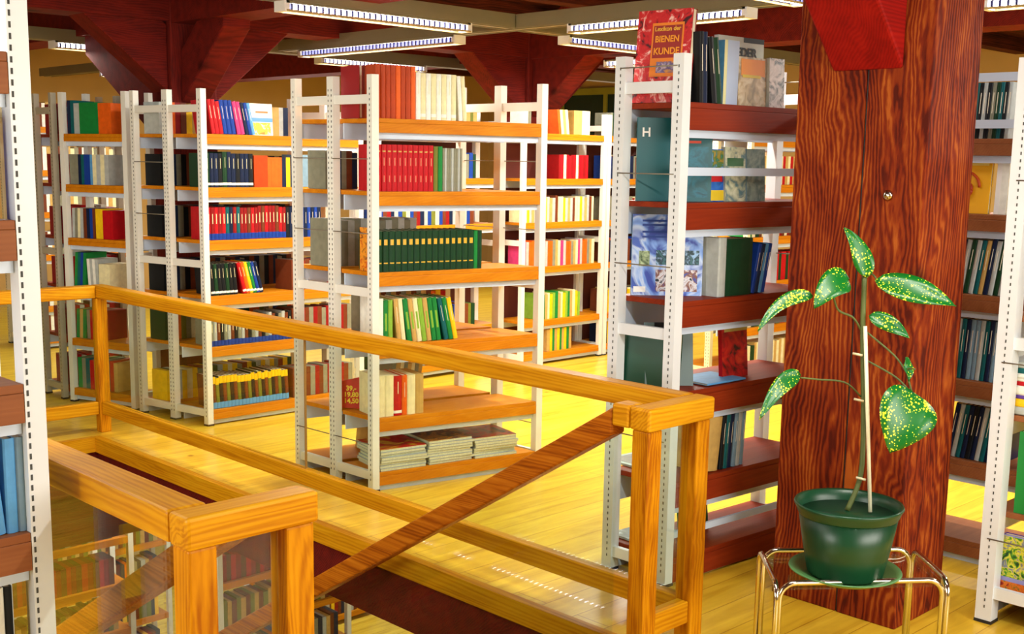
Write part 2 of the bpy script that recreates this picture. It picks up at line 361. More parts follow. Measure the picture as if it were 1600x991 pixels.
def lamp(ax, c, a0, a1, z, label, light=True, n=None, watts=LAMP_W, open_top=False):
    L = a1-a0; mid = (a0+a1)/2
    loc = (mid, c, z) if ax == 'x' else (c, mid, z)
    g = thing('louvre_lamp', label, 'lamp', loc, 'louvre strip lamps under the ceiling')
    def P(mb, u0, u1, v0, v1, z0, z1, m):
        if ax == 'x': mb.box(mid+u0, mid+u1, c+v0, c+v1, z0, z1, m)
        else: mb.box(c+v0, c+v1, mid+u0, mid+u1, z0, z1, m)
    h = L/2
    q = MB()
    if open_top:
        P(q, -h, h, -.05, -.046, z-.046, z, RAILM); P(q, -h, h, .046, .05, z-.046, z, RAILM)
        for u in (-h+.05, h-.06): P(q, u, u+.01, -.046, -.036, z-.02, -.34, RAILM)
    else: P(q, -h, h, -.05, .05, z-.012, z, RAILM)
    q.build('housing', g)
    t = MB()
    pts = [(mid-h+.03, c, z-.03), (mid+h-.03, c, z-.03)] if ax == 'x' else [(c, mid-h+.03, z-.03), (c, mid+h-.03, z-.03)]
    t.tube(pts, .019, TUBE, 10); t.build('tube', g)
    lv = MB(); n = n or int(L/.042); zt_ = z-.004 if open_top else z-.014
    for i in range(n+1):
        u = -h+.04+(L-.08)*i/n; P(lv, u-(.0065 if open_top else .006), u+(.0065 if open_top else .006), -.044, .044, z-.046, zt_, LOUV)
    lv.build('louvre', g)
    sd = MB()
    P(sd, -h, h, -.052, -.044, z-.056, z-.046, GOLDM); P(sd, -h, h, .044, .052, z-.056, z-.046, GOLDM)
    sd.build('reflector_edge', g)
    e = MB()
    P(e, -h-.012, -h+.02, -.05, .05, z-.056, z+.0, WHITEP); e.build('end_cap', g)
    e = MB(); P(e, h-.02, h+.012, -.05, .05, z-.056, z, WHITEP); e.build('end_cap', g)
    if light:
        r = area('lamp_light', (loc[0], loc[1], z-.07), (L, .09), watts*L/1.3, (1, .95, .84)); r.rotation_euler = (0, 0, 0 if ax == 'x' else math.pi/2)
        r.parent = g; r.location = (0, 0, -.07)
    return g
lamp('x', 5.57, 3.70, 5.03, RZ, 'long louvre lamp at the top centre left, nearest on its rail')
lamp('y', 5.47, 3.79, 5.07, RZ, 'long louvre lamp at the top right of the central rail crossing')
lamp('y', 5.47, 6.12, 7.93, RZ, 'louvre lamp below the nearest left one, ending at the central crossing')
lamp('x', 8.34, 5.9, 7.02, RZ, 'louvre lamp low over the white books of the central bookcase')
lamp('x', 5.57, 5.92, 7.2, RZ, 'louvre lamp partly behind the red bee book cover')
lamp('y', 7.55, 5.35, 6.6, RZ, 'small far louvre lamp just left of the white post top')
lamp('x', 3.32, 4.0, 5.22, RZ, 'louvre lamp cut by the top edge beside the massive timber post')
lamp('y', 5.92, 1.4, 2.70, RZ, 'louvre lamp in the top right corner')
lamp('x', 8.86, 3.88, 4.05+.9, RZ, 'louvre lamp at far left, mostly behind the knee brace')
rail('y', 5.6, 9.0, 13.0, RZ, 'distant grey metal lamp rail at the left')
lamp('y', 5.6, 10.4, 11.6, RZ, 'tiny distant louvre lamp below the left knee brace')
# bare lights added to brighten the room where lamp rows would continue, no fixtures
for (ax, c, a0) in (('x', 5.57, 1.2), ('y', 2.6, .6), ('y', .4, 3.0), ('x', 11, 8.4), ('x', 8.34, 8.6), ('y', 8.9, 2.8), ('x', 1.0, 6.3), ('y', 10.2, 5.6)):
    r = area('lamp_light', ((a0+.65, c, RZ) if ax == 'x' else (c, a0+.65, RZ)), (1.3, .09), LAMP_W, (1, .95, .84)); r.rotation_euler = (0, 0, 0 if ax == 'x' else math.pi/2)

# ------------------------------------------------------------------ balustrades around the stair opening
RT_, RB_ = .915, .838
def oakrail():
    pass
def bal_outer():
    g = thing('stair_balustrade', 'golden oak balustrade with glass panes along the far side of the stair opening', 'railing', (3.2, 4.5, 0))
    m = MB(); m.box(3.215, 3.295, 2.44, 6.96, RB_, RT_, OAKY); m.build('handrail', g, bevel=.009)
    m = MB(); m.box(2.94, 3.295, 2.353, 2.438, RB_, RT_, OAKX); m.build('handrail', g, bevel=.009)
    m = MB(); m.box(2.94, 3.02, 2.44, 2.515, RB_, RT_, OAKY); m.build('handrail', g, bevel=.009)
    m = MB(); m.box(1.30, 3.213, 6.88, 6.96, RB_, RT_, OAKX); m.build('handrail', g, bevel=.009)
    # descending handrail
    m = MB(); y0, y1 = 2.517, 5.6; s_ = -.612; h_ = .075
    z = lambda y: RT_+s_*(y-2.49)
    m.hexa([(2.945, y0, z(y0)-.095), (3.015, y0, z(y0)-.095), (3.015, y1, z(y1)-.095), (2.945, y1, z(y1)-.095),
            (2.945, y0, z(y0)), (3.015, y0, z(y0)), (3.015, y1, z(y1)), (2.945, y1, z(y1))], OAKD); m.build('stair_handrail', g, bevel=.008)
    m = MB()
    m.hexa([(2.955, 4.25, z(4.25)-.42), (3.005, 4.25, z(4.25)-.42), (3.005, 5.6, z(5.6)-.42), (2.955, 5.6, z(5.6)-.42),
            (2.955, 4.25, z(4.25)-.34), (3.005, 4.25, z(4.25)-.34), (3.005, 5.6, z(5.6)-.34), (2.955, 5.6, z(5.6)-.34)], OAKD); m.build('stair_rail', g)
    for (x0, x1, y0, y1) in ((2.952, 3.022, 2.363, 2.435), (3.215, 3.285, 2.363, 2.435), (3.215, 3.285, 6.885, 6.95)):
        m = MB(); m.box(x0, x1, y0, y1, 0, RB_-.001, OAKZ)
        m.build('post', g, bevel=.006)
    m = MB(); m.box(3.225, 3.275, 2.437, 6.884, .115, .195, OAKY); m.build('bottom_rail', g, bevel=.006)
    m = MB(); m.box(3.023, 3.214, 2.372, 2.422, .115, .195, OAKX); m.build('bottom_rail', g, bevel=.006)
    m = MB(); m.box(1.35, 3.213, 6.895, 6.945, .115, .195, OAKX); m.build('bottom_rail', g, bevel=.006)
    for (a, b) in ((2.44, 4.724), (4.744, 6.88)):
        m = MB(); m.box(3.246, 3.254, a, b, .195, RB_-.001, GLASS); m.build('glass_pane', g)
    m = MB(); m.box(3.245, 3.255, 4.73, 4.737, .195, RB_, flat(150, 110, 50, .5)); m.build('pane_joint', g)
    m = MB(); m.box(3.03, 3.21, 2.396, 2.402, .195, RB_, GLASS); m.build('glass_pane', g)
    m = MB(); m.box(1.36, 3.21, 6.917, 6.923, .195, RB_, GLASS); m.build('glass_pane', g)
    # pane below the descending rail, lengthened past the floor edge to mirror the added lamps
    m = MB(); m.add([(2.98, 2.52, z(2.52)-.1), (2.98, 5.5, z(5.5)-.1), (2.98, 5.5, z(5.5)-.34), (2.98, 4.4, z(4.4)-.34), (2.98, 2.52, -.33),
                     (2.986, 2.52, z(2.52)-.1), (2.986, 5.5, z(5.5)-.1), (2.986, 5.5, z(5.5)-.34), (2.986, 4.4, z(4.4)-.34), (2.986, 2.52, -.33)],
                    [(0, 1, 2, 3, 4), (9, 8, 7, 6, 5)], GLASS)
    m.build('glass_pane', g)
    return g
bal_outer()
def bal_near():
    g = thing('stair_balustrade', 'golden oak balustrade in the left foreground with slot view into the stairwell', 'railing', (1.3, 3.5, 0))
    m = MB(); m.box(1.25, 1.352, 2.365, 6.6, RB_, RT_, OAKY); m.build('handrail', g, bevel=.009)
    m = MB(); m.box(1.25, 1.60, 2.278, 2.363, RB_, RT_, OAKX); m.build('handrail', g, bevel=.009)
    m = MB(); z = lambda y: .908-.60*(y-2.37)
    m.hexa([(1.43, 2.364, z(2.364)-.09), (1.50, 2.364, z(2.364)-.09), (1.50, 5.4, z(5.4)-.09), (1.43, 5.4, z(5.4)-.09),
            (1.43, 2.364, z(2.364)), (1.50, 2.364, z(2.364)), (1.50, 5.4, z(5.4)), (1.43, 5.4, z(5.4))], OAKD); m.build('stair_handrail', g, bevel=.008)
    for (x0, x1, y0, y1) in ((1.258, 1.33, 2.288, 2.362), (1.513, 1.592, 2.288, 2.362)):
        m = MB(); m.box(x0, x1, y0, y1, 0, RB_-.001, OAKZ); m.build('post', g, bevel=.006)
    m = MB(); m.box(1.27, 1.325, 2.365, 6.5, .115, .195, OAKY); m.build('bottom_rail', g, bevel=.006)
    m = MB(); m.box(1.331, 1.512, 2.30, 2.35, .115, .195, OAKX); m.build('bottom_rail', g, bevel=.006)
    m = MB(); m.box(1.297, 1.303, 2.37, 6.5, .195, RB_, GLASS); m.build('glass_pane', g)
    m = MB(); m.box(1.332, 1.511, 2.322, 2.328, .195, RB_, GLASS); m.build('glass_pane', g)
    return g
bal_near()
# staircase
st = thing('staircase', 'wooden staircase descending into the lower storey between the two balustrades', 'stairs', (2.3, 3.5, -1))
for i in range(15):
    y = 2.40+i*.285; zz = -.18*(i+1)+.0
    m = MB(); m.box(1.64, 2.90, y, y+.29, zz-.04, zz, OAKX); m.build('tread', st)
for x in (1.56, 2.925):
    m = MB(); m.hexa([(x, 2.4, -.42), (x+.05, 2.4, -.42), (x+.05, 6.4, -2.88), (x, 6.4, -2.88), (x, 2.4, -.08), (x+.05, 2.4, -.08), (x+.05, 6.4, -2.54), (x, 6.4, -2.54)], OAKY); m.build('stringer', st)

# ------------------------------------------------------------------ bookcases
def bookcase(name, label, F, L, D, levels, double=False, th=.07, pw=.038, pd=.038, steel=None, wmat=None, base=True, zt=2.11, slots=True, bars=(), rods=(), tray=True, mid=.05, rungs=(1.97, 1.01, .06), back=None):
    steel = steel or STEEL; wmat = wmat or SHELF
    g = thing(name, label, 'bookcase', F(L/2, D/2, 0))
    rows = [0, D/2, D] if double else [0, D]
    for a in (0, L):
        for k, b in enumerate(rows):
            wd = mid if (double and k == 1) else pd
            p = MB(); b0 = b-wd/2 if 0 < k < len(rows)-1 else (b if k == 0 else b-wd)
            a0 = a if a == 0 else a-pw
            p.fbox(F, a0, a0+pw, b0, b0+wd, .012, zt, steel)
            p.fbox(F, a0-.002, a0+pw+.002, b0-.002, b0+wd+.002, 0, .012, DARK)
            if slots:
                z = .06
                while z < zt-.05:
                    if a == 0 and slots != 'front':
                        for bb in ([b0+wd*.45] if not (double and k == 1) else [b0+wd*.25, b0+wd*.75]):
                            p.fbox(F, a0-.0012, a0-.0002, bb-.0022, bb+.0022, z, z+.011, SLOT)
                    if slots == 'front' and k == 0:
                        p.fbox(F, a0+.005, a0+.010, b0-.0012, b0-.0002, z, z+.014, SLOT)
                    z += .026
            p.build('post', g)
        for z in rungs:
            r = MB(); aa = a+.008 if a == 0 else a-.03
            r.fbox(F, aa, aa+.022, pd, D-pd if not double else D/2-mid/2, z, z+.045, steel)
            if double: r.fbox(F, aa, aa+.022, D/2+mid/2, D-pd, z, z+.045, steel)
            r.build('end_rung', g)
    sides = [(0, D/2-mid/2-.002), (D/2+mid/2+.002, D)] if double else [(0, D)]
    for (b0, b1) in sides:
        front_b = b0; back_b = b1
        for z in levels:
            s = MB(); s.fbox(F, pw+.001, L-pw-.001, b0+.002, b1-.002, z-.022, z, wmat)
            if b0 == 0: s.fbox(F, pw+.001, L-pw-.001, b0, b0+.02, z-th, z-.0221, wmat)
            else: s.fbox(F, pw+.001, L-pw-.001, b1-.02, b1, z-th, z-.0221, wmat)
            s.build('shelf_board', g, bevel=.002)
            if tray:
                s = MB(); s.fbox(F, pw+.002, L-pw-.002, b0+.022, b0+.03, z-th-.03, z-.0225, STEELB).fbox(F, pw+.002, L-pw-.002, b1-.03, b1-.022, z-th-.03, z-.0225, STEELB)
                s.build('shelf_support', g)
    if back:
        s = MB(); s.fbox(F, pw, L-pw, D-.008, D-.002, .03, 1.93, back); s.build('back_panel', g)
    for (b, z) in rods:
        s = MB(); s.tube([F(.0, b, z), F(.0, b+.28, z)], .0028, GREYBAR, 6); s.build('book_stop_rod', g)
        s = MB(); s.tube([F(L-.01, b, z), F(L-.01, b+.28, z)], .0028, GREYBAR, 6); s.build('book_stop_rod', g)
    for (b, z, h) in bars:
        s = MB(); s.fbox(F, pw, L-pw, b, b+.012, z, z+h, STEELB); s.build('retaining_bar', g)
    return g
LV = [1.90, 1.54, 1.135, .765, .385, .10]
F_mid = Frame(3.65, 4.72, (1.0, -.215), (-.04, 1))
rods = [(b, z) for b in (.03, .36) for z in (1.70, 1.33, .25)]
BACKP = flat(92, 34, 20, .7)
bookcase('bookcase', 'white steel double bookcase in the middle of the room with golden wood shelves', F_mid, 1.04, .66, LV, True, th=.07, pw=.038, pd=.038, rods=rods)
LVL = [1.838, 1.51, 1.18, .83, .505, .10]
F_L = Frame(3.80, 6.612, (1, -.02), (-.19, 1))
bookcase('bookcase', 'white steel double bookcase at left behind the oak railing', F_L, 1.22, .68, LVL, True, th=.062, rods=[(.37, z) for z in (1.66, 1.33)])
LVR = [1.935, 1.55, 1.165, .80, .43, .115]
F_R = Frame(3.675, 2.835, (1, -.06), (-.02, 1))
bookcase('bookcase', 'white steel bookcase with red-brown shelf fronts left of the massive timber post', F_R, 1.05, .335, LVR, th=.105, pw=.045, pd=.05, steel=STEELW, wmat=SHELFR, zt=2.115, bars=((.0, 1.655, .032), (.0, .20, .028)), rods=[(.03, z) for z in (2.07, 1.66, 1.30, .60)])
F_T = Frame(4.9, 2.75, (0, -1), (1, 0))
LVT = [1.823, 1.51, 1.17, .80, .45, .10]
bookcase('bookcase', 'bookcase with brown shelf fronts seen right behind the massive timber post', F_T, .9, .32, LVT, th=.07, wmat=SHELFB, steel=STEELB, bars=((.0, 2.055, .035), (-.0, 1.865, .035)))
F_E = Frame(4.285, 1.49, (1, 0), (0, 1))
LVE = [1.86, 1.54, 1.17, .80, .43, .10]
bookcase('bookcase', 'tall white steel bookcase end cut off by the right edge', F_E, 1.0, .335, LVE, th=.06, pw=.06, pd=.062, steel=STEELW, wmat=SHELFB, zt=2.09, rods=[(.03, z) for z in (1.66, 1.0, .33)], rungs=(1.95, 1.05, .10))
F_LL = Frame(3.49, 7.93, (.19, -.58), (1, .3))
LVLL = [1.836, 1.50, 1.14, .80, .45, .10]
bookcase('bookcase', 'short bookcase at far left turned to face the stairs, joined to the left double bookcase', F_LL, .61, .24, LVLL, th=.05)
F_L3 = Frame(3.48, 8.02, (1, 0), (0, 1))
bookcase('bookcase', 'grey steel bookcase end with ladder rungs at far left', F_L3, .5, .31, LVLL, th=.05, wmat=SHELFR, steel=flat(180, 172, 150, .45))
F_9 = Frame(6.86, 6.88, (1, 0), (0, 1))
LV9 = [1.93, 1.56, 1.20, .83, .38, .10]
bookcase('bookcase', 'white steel back-row bookcase visible between the central one and the right one', F_9, 1.02, .33, LV9, th=.05, slots=False, back=BACKP)
F_9b = Frame(7.9, 6.88, (1, 0), (0, 1))
bookcase('bookcase', 'second bay of the back row, seen through the white ladder end', F_9b, 1.02, .33, LV9, th=.05, slots=False, back=BACKP)
F_10 = Frame(5.45, 7.0, (1, 0), (0, 1))
bookcase('bookcase', 'back-row bookcase seen through the open shelves of the central bookcase', F_10, 1.3, .33, LV9, th=.045, slots=False, pw=.05, pd=.05, steel=WHITEP, back=BACKP)
F_11 = Frame(7.6, 5.2, (1, 0), (0, 1))
bookcase('bookcase', 'cream far bookcase seen through the bookcase left of the timber post', F_11, 1.2, .66, [1.9, 1.55, 1.15, .8, .45, .1], True, th=.06, steel=CREAM)
F_12 = Frame(4.2, 10.2, (1, 0), (0, 1))
bookcase('bookcase', 'cream perforated bookcase far back at the left edge of the room', F_12, 1.0, .6, LV9, True, th=.05, steel=CREAM)
F_12b = Frame(2.9, 10.6, (1, 0), (0, 1))
bookcase('bookcase', 'farthest cream bookcase, glimpsed beside the left white post', F_12b, 1.0, .6, LV9, True, th=.05, steel=CREAM)
F_FL = Frame(.15, 2.80, (1, 0), (0, 1))
LVF = [1.93, 1.546, 1.156, .787, .43, .1]
bookcase('bookcase', 'pale blue-white steel bookcase cut off by the left edge, nearest the viewer', F_FL, 1.02, .32, LVF, th=.095, pw=.05, pd=.05, steel=STEELW, wmat=SHELFB, zt=2.12, slots='front')

# ------------------------------------------------------------------ books
ORD = ['first', 'second', 'third', 'fourth', 'fifth', 'sixth', 'seventh', 'eighth', 'ninth', 'tenth', 'eleventh', 'twelfth', 'thirteenth', 'fourteenth', 'fifteenth', 'sixteenth', 'seventeenth', 'eighteenth', 'nineteenth', 'twentieth', 'twenty-first', 'twenty-second', 'twenty-third', 'twenty-fourth', 'twenty-fifth', 'twenty-sixth', 'twenty-seventh', 'twenty-eighth', 'twenty-ninth', 'thirtieth', 'thirty-first', 'thirty-second', 'thirty-third', 'thirty-fourth', 'thirty-fifth']
SH = ['top', 'second', 'third', 'fourth', 'fifth', 'bottom']
CC = dict(red=(184, 14, 26), dred=(140, 16, 20), rust=(178, 62, 8), orange=(226, 96, 20), cream=(232, 224, 176), white=(236, 238, 228), dgreen=(18, 58, 32), green=(24, 128, 56), lgreen=(132, 178, 60),
          yellow=(240, 196, 20), blue=(20, 60, 150), lblue=(90, 156, 210), navy=(14, 30, 62), black=(18, 22, 26), grey=(132, 132, 112), lgrey=(176, 182, 178), brown=(110, 52, 26), tan=(196, 160, 90), teal=(10, 92, 96),
          pink=(206, 60, 120), purple=(92, 60, 150), olive=(110, 116, 40), bgrey=(120, 150, 170))
CN = dict(red='red', dred='dark red', rust='rust-orange', orange='orange', cream='cream', white='white', dgreen='dark green', green='green', lgreen='light green', yellow='yellow', blue='blue', lblue='pale blue', navy='navy', black='black', grey='grey', lgrey='light grey', brown='brown', tan='tan', teal='teal', pink='pink', purple='purple', olive='olive', bgrey='blue-grey')
def cm(c): return flat(*CC[c], .5, 0, .22, var=.10, scale=30)
GOLD = flat(214, 170, 50, .35)
BM = {}
def book_mesh(t, h, d, c, style):
    key = (round(t, 4), round(h, 3), round(d, 3), c, style)
    if key in BM: return BM[key]
    m = cm(c); cv = MB(); ct = min(.003, t*.14); n = 5
    bu = min(.2*t, .006); ro = [(t/2-t/2*math.cos(math.pi*i/(n-1)), -bu*math.sin(math.pi*i/(n-1))) for i in range(n)]
    out = ro; inn = [(ct+(t-2*ct)*(x/t), y+ct) for x, y in ro]
    prof = [(0, d)]+out+[(t, d), (t-ct, d)]+inn[::-1]+[(ct, d)]
    k = len(prof)
    vs = [(x, y, 0) for x, y in prof]+[(x, y, h) for x, y in prof]
    fs = [(i, (i+1) % k, k+(i+1) % k, k+i) for i in range(k)]
    # caps as quads between outer and inner outline
    o_i = list(range(0, n+2)); i_i = list(range(k-1, n+1, -1))
    for a in range(n+1):
        fs.append((o_i[a], i_i[a], i_i[a+1], o_i[a+1])); fs.append((k+o_i[a], k+o_i[a+1], k+i_i[a+1], k+i_i[a]))
    cv.add(vs, fs, m)
    pg = MB(); pg.box(ct, t-ct, ct*1.2, d-.004, .003, h-.003 if style != 'box' else h-.001, PAGES if style != 'box' else m)
    lab = None
    def band(z0, z1, mat, e=.0006, inset=0.):
        b = MB(); pts = [(x+(-e if i == 0 else e if i == n-1 else 0), y-e) for i, (x, y) in enumerate(ro)]
        if inset: pts = [(t/2+(x-t/2)*(1-inset), y-e) for x, y in ro]
        v = [(x, y, z0) for x, y in pts]+[(x, y, z1) for x, y in pts]
        b.add(v, [(i, i+1, n+i+1, n+i) for i in range(n-1)], mat); return b
    labs = []
    if style == 'gold': labs = [band(h*.66, h*.8, GOLD, inset=.25), band(h*.2, h*.23, GOLD, inset=.1)]
    elif style == 'rib':
        labs = [band(h*.84, h*.87, cm('tan'), inset=.2), band(h*.55, h*.72, flat(206, 120, 90, .5), inset=.55), band(h*.2, h*.34, flat(206, 120, 90, .5), inset=.55)]
    elif style == 'dark': labs = [band(h*.7, h*.9, cm('brown'), inset=.5)]
    elif style == 'pb': labs = [band(h*.45, h*.82, flat(235, 225, 200, .5), inset=.72)]
    elif style == 'bluefoot': labs = [band(.002, h*.2, cm('blue'), .0007), band(h*.5, h*.8, cm('cream'), inset=.6)]
    elif style == 'yellowtop': labs = [band(h*.78, h*.998, cm('yellow'), .0007), band(.002, h*.2, cm('lblue'), .0007)]
    elif style == 'series': labs = [band(h*.06, h*.13, cm('white'), .0007), band(h*.55, h*.85, cm('cream'), inset=.7)]
    elif style == 'greenmix': labs = [band(h*.3, h*.7, cm('lgreen'), inset=.4)]
    def mesh(mb, nm):
        me = bpy.data.meshes.new(nm); me.from_pydata([tuple(v) for v in mb.v], [], mb.f)
        for mm in mb.mats: me.materials.append(mm)
        me.polygons.foreach_set('material_index', mb.mi)
        bmm = bmesh.new(); bmm.from_mesh(me); bmesh.ops.recalc_face_normals(bmm, faces=bmm.faces); bmm.to_mesh(me); bmm.free(); return me
    r = (mesh(cv, 'book'), mesh(pg, 'pages'), [mesh(x, 'spine_label') for x in labs]); BM[key] = r; return r
NB = [0]
def put_book(t, h, d, c, style, loc, rz, ry=0., rx=0., label='', group=None, kids=True, noun='book'):
    me, pg, labs = book_mesh(t, h, d, c, style)
    o = bpy.data.objects.new(noun, me); COL.objects.link(o); o.location = loc; o.rotation_mode = 'XYZ'
    o.rotation_euler = (rx, ry, rz); tag(o, label, 'book', group); NB[0] += 1
    p = bpy.data.objects.new('pages', pg); COL.objects.link(p); p.parent = o
    for l in labs:
        q = bpy.data.objects.new('spine_label', l); COL.objects.link(q); q.parent = o
    return o
STF = MB()
rnd = random.Random(11)
def row(F, z, segs, case, si, a=.05, b=.03, stuff=False, rear=False, gap=.0006, extra=''):
    """segs: (count, thickness, height, depth, colours, style, lean degrees, jitter)"""
    cnt = 0; ple = 0.; grp = 'books on the %s shelf of the %s' % (SH[si], case)
    for sg in segs:
        if sg[0] == 'gap': a += sg[1]; continue
        n, t, h, d, cols, style, lean, jit = sg
        le = math.radians(lean)
        a += max(0, h*1.1*(math.tan(ple)-math.tan(le))) if n > 0 else 0; ple = le
        for i in range(n):
            c = cols[i % len(cols)] if isinstance(cols, list) else cols
            tt = t*(1+jit*rnd.uniform(-.35, .5)); hh = h*(1+jit*rnd.uniform(-.18, .12)); tt = round(tt, 3); hh = round(hh, 2) if jit else h
            bb = b+(jit*.02*rnd.random())
            step = tt/math.cos(le)+(0 if lean == 0 else tt*.02)+gap
            if stuff:
                zz = z+.001
                dx = hh*math.sin(le)
                STF.hexa([F(a, bb, zz), F(a+tt, bb, zz), F(a+tt, bb+d, zz), F(a, bb+d, zz), F(a+dx, bb, zz+hh), F(a+dx+tt, bb, zz+hh), F(a+dx+tt, bb+d, zz+hh), F(a+dx, bb+d, zz+hh)], cm(c))
                a += step; continue
            cnt += 1
            noun = {'box': 'box file', 'mag': 'magazine'}.get(style, 'volume' if not jit else 'book')
            lb = '%s %s, %s from the left, %s shelf of the %s' % (CN[c], noun, ORD[min(cnt-1, 34)], SH[si]+extra, case)
            P = F(a, bb, z+.0008+(tt*abs(math.sin(le)) if le > 0 else 0))
            if le < 0: P = P+Vector((0, 0, .0))
            o = put_book(tt, hh, d, c, style, P, F.rz, le, 0, lb, grp)
            a += step
    return a
# ---- central bookcase (front)
C = 'central bookcase'
row(F_mid, 1.90, [(2, .028, .262, .2, 'rust', 'plain', 0, 0), ('gap', -.0), (6, .0275, .262, .2, ['rust', 'rust', 'orange'], 'plain', 0, .05), (8, .0285, .232, .2, ['white', 'cream'], 'series', 0, .05), (2, .022, .225, .18, ['white', 'cream'], 'pb', -4, 0)], C, 0, a=-.06+.1)
row(F_mid, 1.54, [(11, .0295, .232, .2, 'red', 'rib', 0, 0), (2, .026, .228, .19, ['olive', 'green'], 'mag', 0, 0), (9, .0125, .222, .19, ['grey', 'lgrey', 'grey'], 'mag', 0, .1)], C, 1, a=.042)
row(F_mid, 1.135, [(16, .0345, .205, .2, 'dgreen', 'gold', 0, 0), (2, .024, .2, .19, ['green', 'dgreen'], 'mag', 0, .1)], C, 2, a=.042)
row(F_mid, .765, [(1, .04, .235, .19, 'white', 'mag', 0, 0), (2, .026, .225, .19, ['green', 'lgreen'], 'greenmix', 0, 0), (2, .024, .23, .19, ['tan', 'cream'], 'pb', -6, 0), (7, .027, .228, .19, ['green', 'tan', 'cream', 'lgreen', 'tan', 'green', 'green'], 'greenmix', -8, 0), (3, .026, .225, .19, ['teal', 'green', 'yellow'], 'pb', -12, 0)], C, 3, a=.042)
row(F_mid, .385, [(2, .05, .215, .2, ['cream', 'cream'], 'box', 0, 0), (1, .046, .21, .2, 'red', 'series', 0, 0), (1, .03, .21, .2, 'orange', 'pb', 0, 0), (2, .048, .208, .2, ['cream', 'tan'], 'box', 0, 0)], C, 4, a=-.01+.05)
# rear side of the central bookcase: spines turned away
def row_rear(F, z, segs, case, si, a, b): return row(F, z, segs, case, si, a=a, b=b, stuff=True)
row_rear(F_mid, .385, [(8, .022, .20, .15, ['grey', 'tan', 'cream'], 'pb', 8, .2)], C, 4, .42, .45)
row_rear(F_mid, .10, [(2, .03, .24, .18, ['tan', 'brown'], 'pb', 6, .1), (2, .03, .23, .18, ['bgrey', 'teal'], 'pb', 4, .1), (8, .024, .22, .18, ['lgrey', 'cream'], 'pb', 0, .1)], C, 5, .32, .42)
row_rear(F_mid, 1.90, [(5, .03, .2, .16, ['lgrey', 'lgrey', 'grey'], 'box', 0, .1)], C, 0, .70, .44)
row_rear(F_mid, 1.135, [(14, .036, .245, .16, ['grey', 'lgrey'], 'box', 0, .05)], C, 2, .05, .42)
row_rear(F_mid, .765, [(12, .03, .24, .16, ['grey', 'tan', 'brown'], 'pb', 0, .2), (4, .03, .22, .16, ['orange', 'yellow', 'red', 'cream'], 'pb', 0, .2)], C, 3, .3, .44)
# ---- left double bookcase
C = 'left double bookcase'
row(F_L, 1.838, [(3, .026, .205, .2, 'red', 'pb', -9, .05), (3, .027, .212, .2, 'blue', 'pb', -9, .05), (2, .026, .205, .2, 'pink', 'pb', -11, 0), (3, .022, .2, .2, ['navy', 'blue', 'lblue'], 'pb', -12, 0)], C, 0, a=.06)
row(F_L, 1.51, [(6, .03, .215, .2, ['dgreen', 'navy', 'navy', 'black'], 'series', 0, .1), (5, .031, .212, .2, ['navy', 'black', 'navy'], 'series', 0, .1)], C, 1, a=.042)
row(F_L, 1.51, [(1, .1, .2, .14, 'rust', 'pb', 0, 0), (4, .026, .19, .18, 'orange', 'pb', 0, .1), (4, .03, .19, .18, ['navy', 'yellow', 'navy'], 'pb', 0, .05), (1, .11, .21, .15, 'bgrey', 'mag', 0, 0), (6, .022, .2, .18, ['blue', 'lgrey', 'blue', 'white'], 'pb', 0, .1)], C, 1, a=.39, stuff=True)
row(F_L, 1.18, [(5, .026, .205, .2, ['red', 'dred'], 'bluefoot', 0, .0), (4, .025, .205, .2, ['teal', 'navy', 'dred'], 'bluefoot', 0, 0), (13, .0255, .205, .2, ['dred', 'dred', 'brown', 'red'], 'bluefoot', 0, .04), (3, .028, .2, .18, ['black', 'navy'], 'pb', 0, .1), (7, .026, .2, .18, ['navy', 'blue'], 'pb', 0, .05)], C, 2, a=.045)
row(F_L, .83, [(7, .026, .2, .19, ['black', 'dgreen', 'black'], 'series', -4, .05), (6, .023, .205, .19, ['red', 'orange', 'yellow', 'green', 'blue', 'navy'], 'series', -14, 0)], C, 3, a=.05)
row(F_L, .505, [(24, .0245, .185, .19, ['grey', 'lgrey', 'brown', 'black'], 'bluefoot', 0, .05)], C, 4, a=.05)
row(F_L, .10, [(22, .0245, .205, .19, ['brown', 'olive', 'black'], 'yellowtop', -3, .04)], C, 5, a=.05)
# ---- bookcase left of the timber post
C = 'bookcase beside the timber post'
row(F_R, 1.935, [(2, .022, .27, .2, ['black', 'navy'], 'pb', -3, 0), (2, .03, .255, .2, ['black', 'dgreen'], 'pb', -9, 0)], C, 0, a=.12)
row(F_R, 1.165, [(1, .05, .24, .12, 'lgrey', 'mag', 0, 0), (1, .17, .235, .12, 'dgreen', 'mag', 0, 0), (4, .022, .21, .2, ['blue', 'navy', 'lblue'], 'pb', 12, .1)], C, 2, a=.29)
row(F_R, .43, [(1, .12, .23, .18, 'tan', 'mag', 6, 0), (3, .024, .24, .2, ['black', 'teal', 'navy'], 'pb', 4, .1), (3, .024, .24, .2, ['bgrey', 'lgrey'], 'pb', 3, .1)], C, 4, a=.22)
# ---- bookcase behind the timber post
C = 'bookcase behind the timber post'
row(F_T, 1.823, [(13, .016, .23, .2, ['lgrey', 'black', 'grey', 'dgreen', 'teal', 'black'], 'pb', 2, .2)], C, 0, a=.40, b=.04)
row(F_T, 1.17, [(12, .02, .235, .2, ['tan', 'navy', 'lgrey', 'dgreen', 'lgrey', 'teal'], 'pb', 7, .15)], C, 2, a=.42, b=.04)
row(F_T, .80, [(13, .019, .265, .2, ['bgrey', 'bgrey', 'lgrey', 'teal', 'navy'], 'pb', 3, .1)], C, 3, a=.42, b=.04)
row(F_T, .45, [(11, .02, .24, .2, ['navy', 'lgrey', 'teal', 'navy', 'black'], 'pb', 8, .1)], C, 4, a=.46, b=.04)
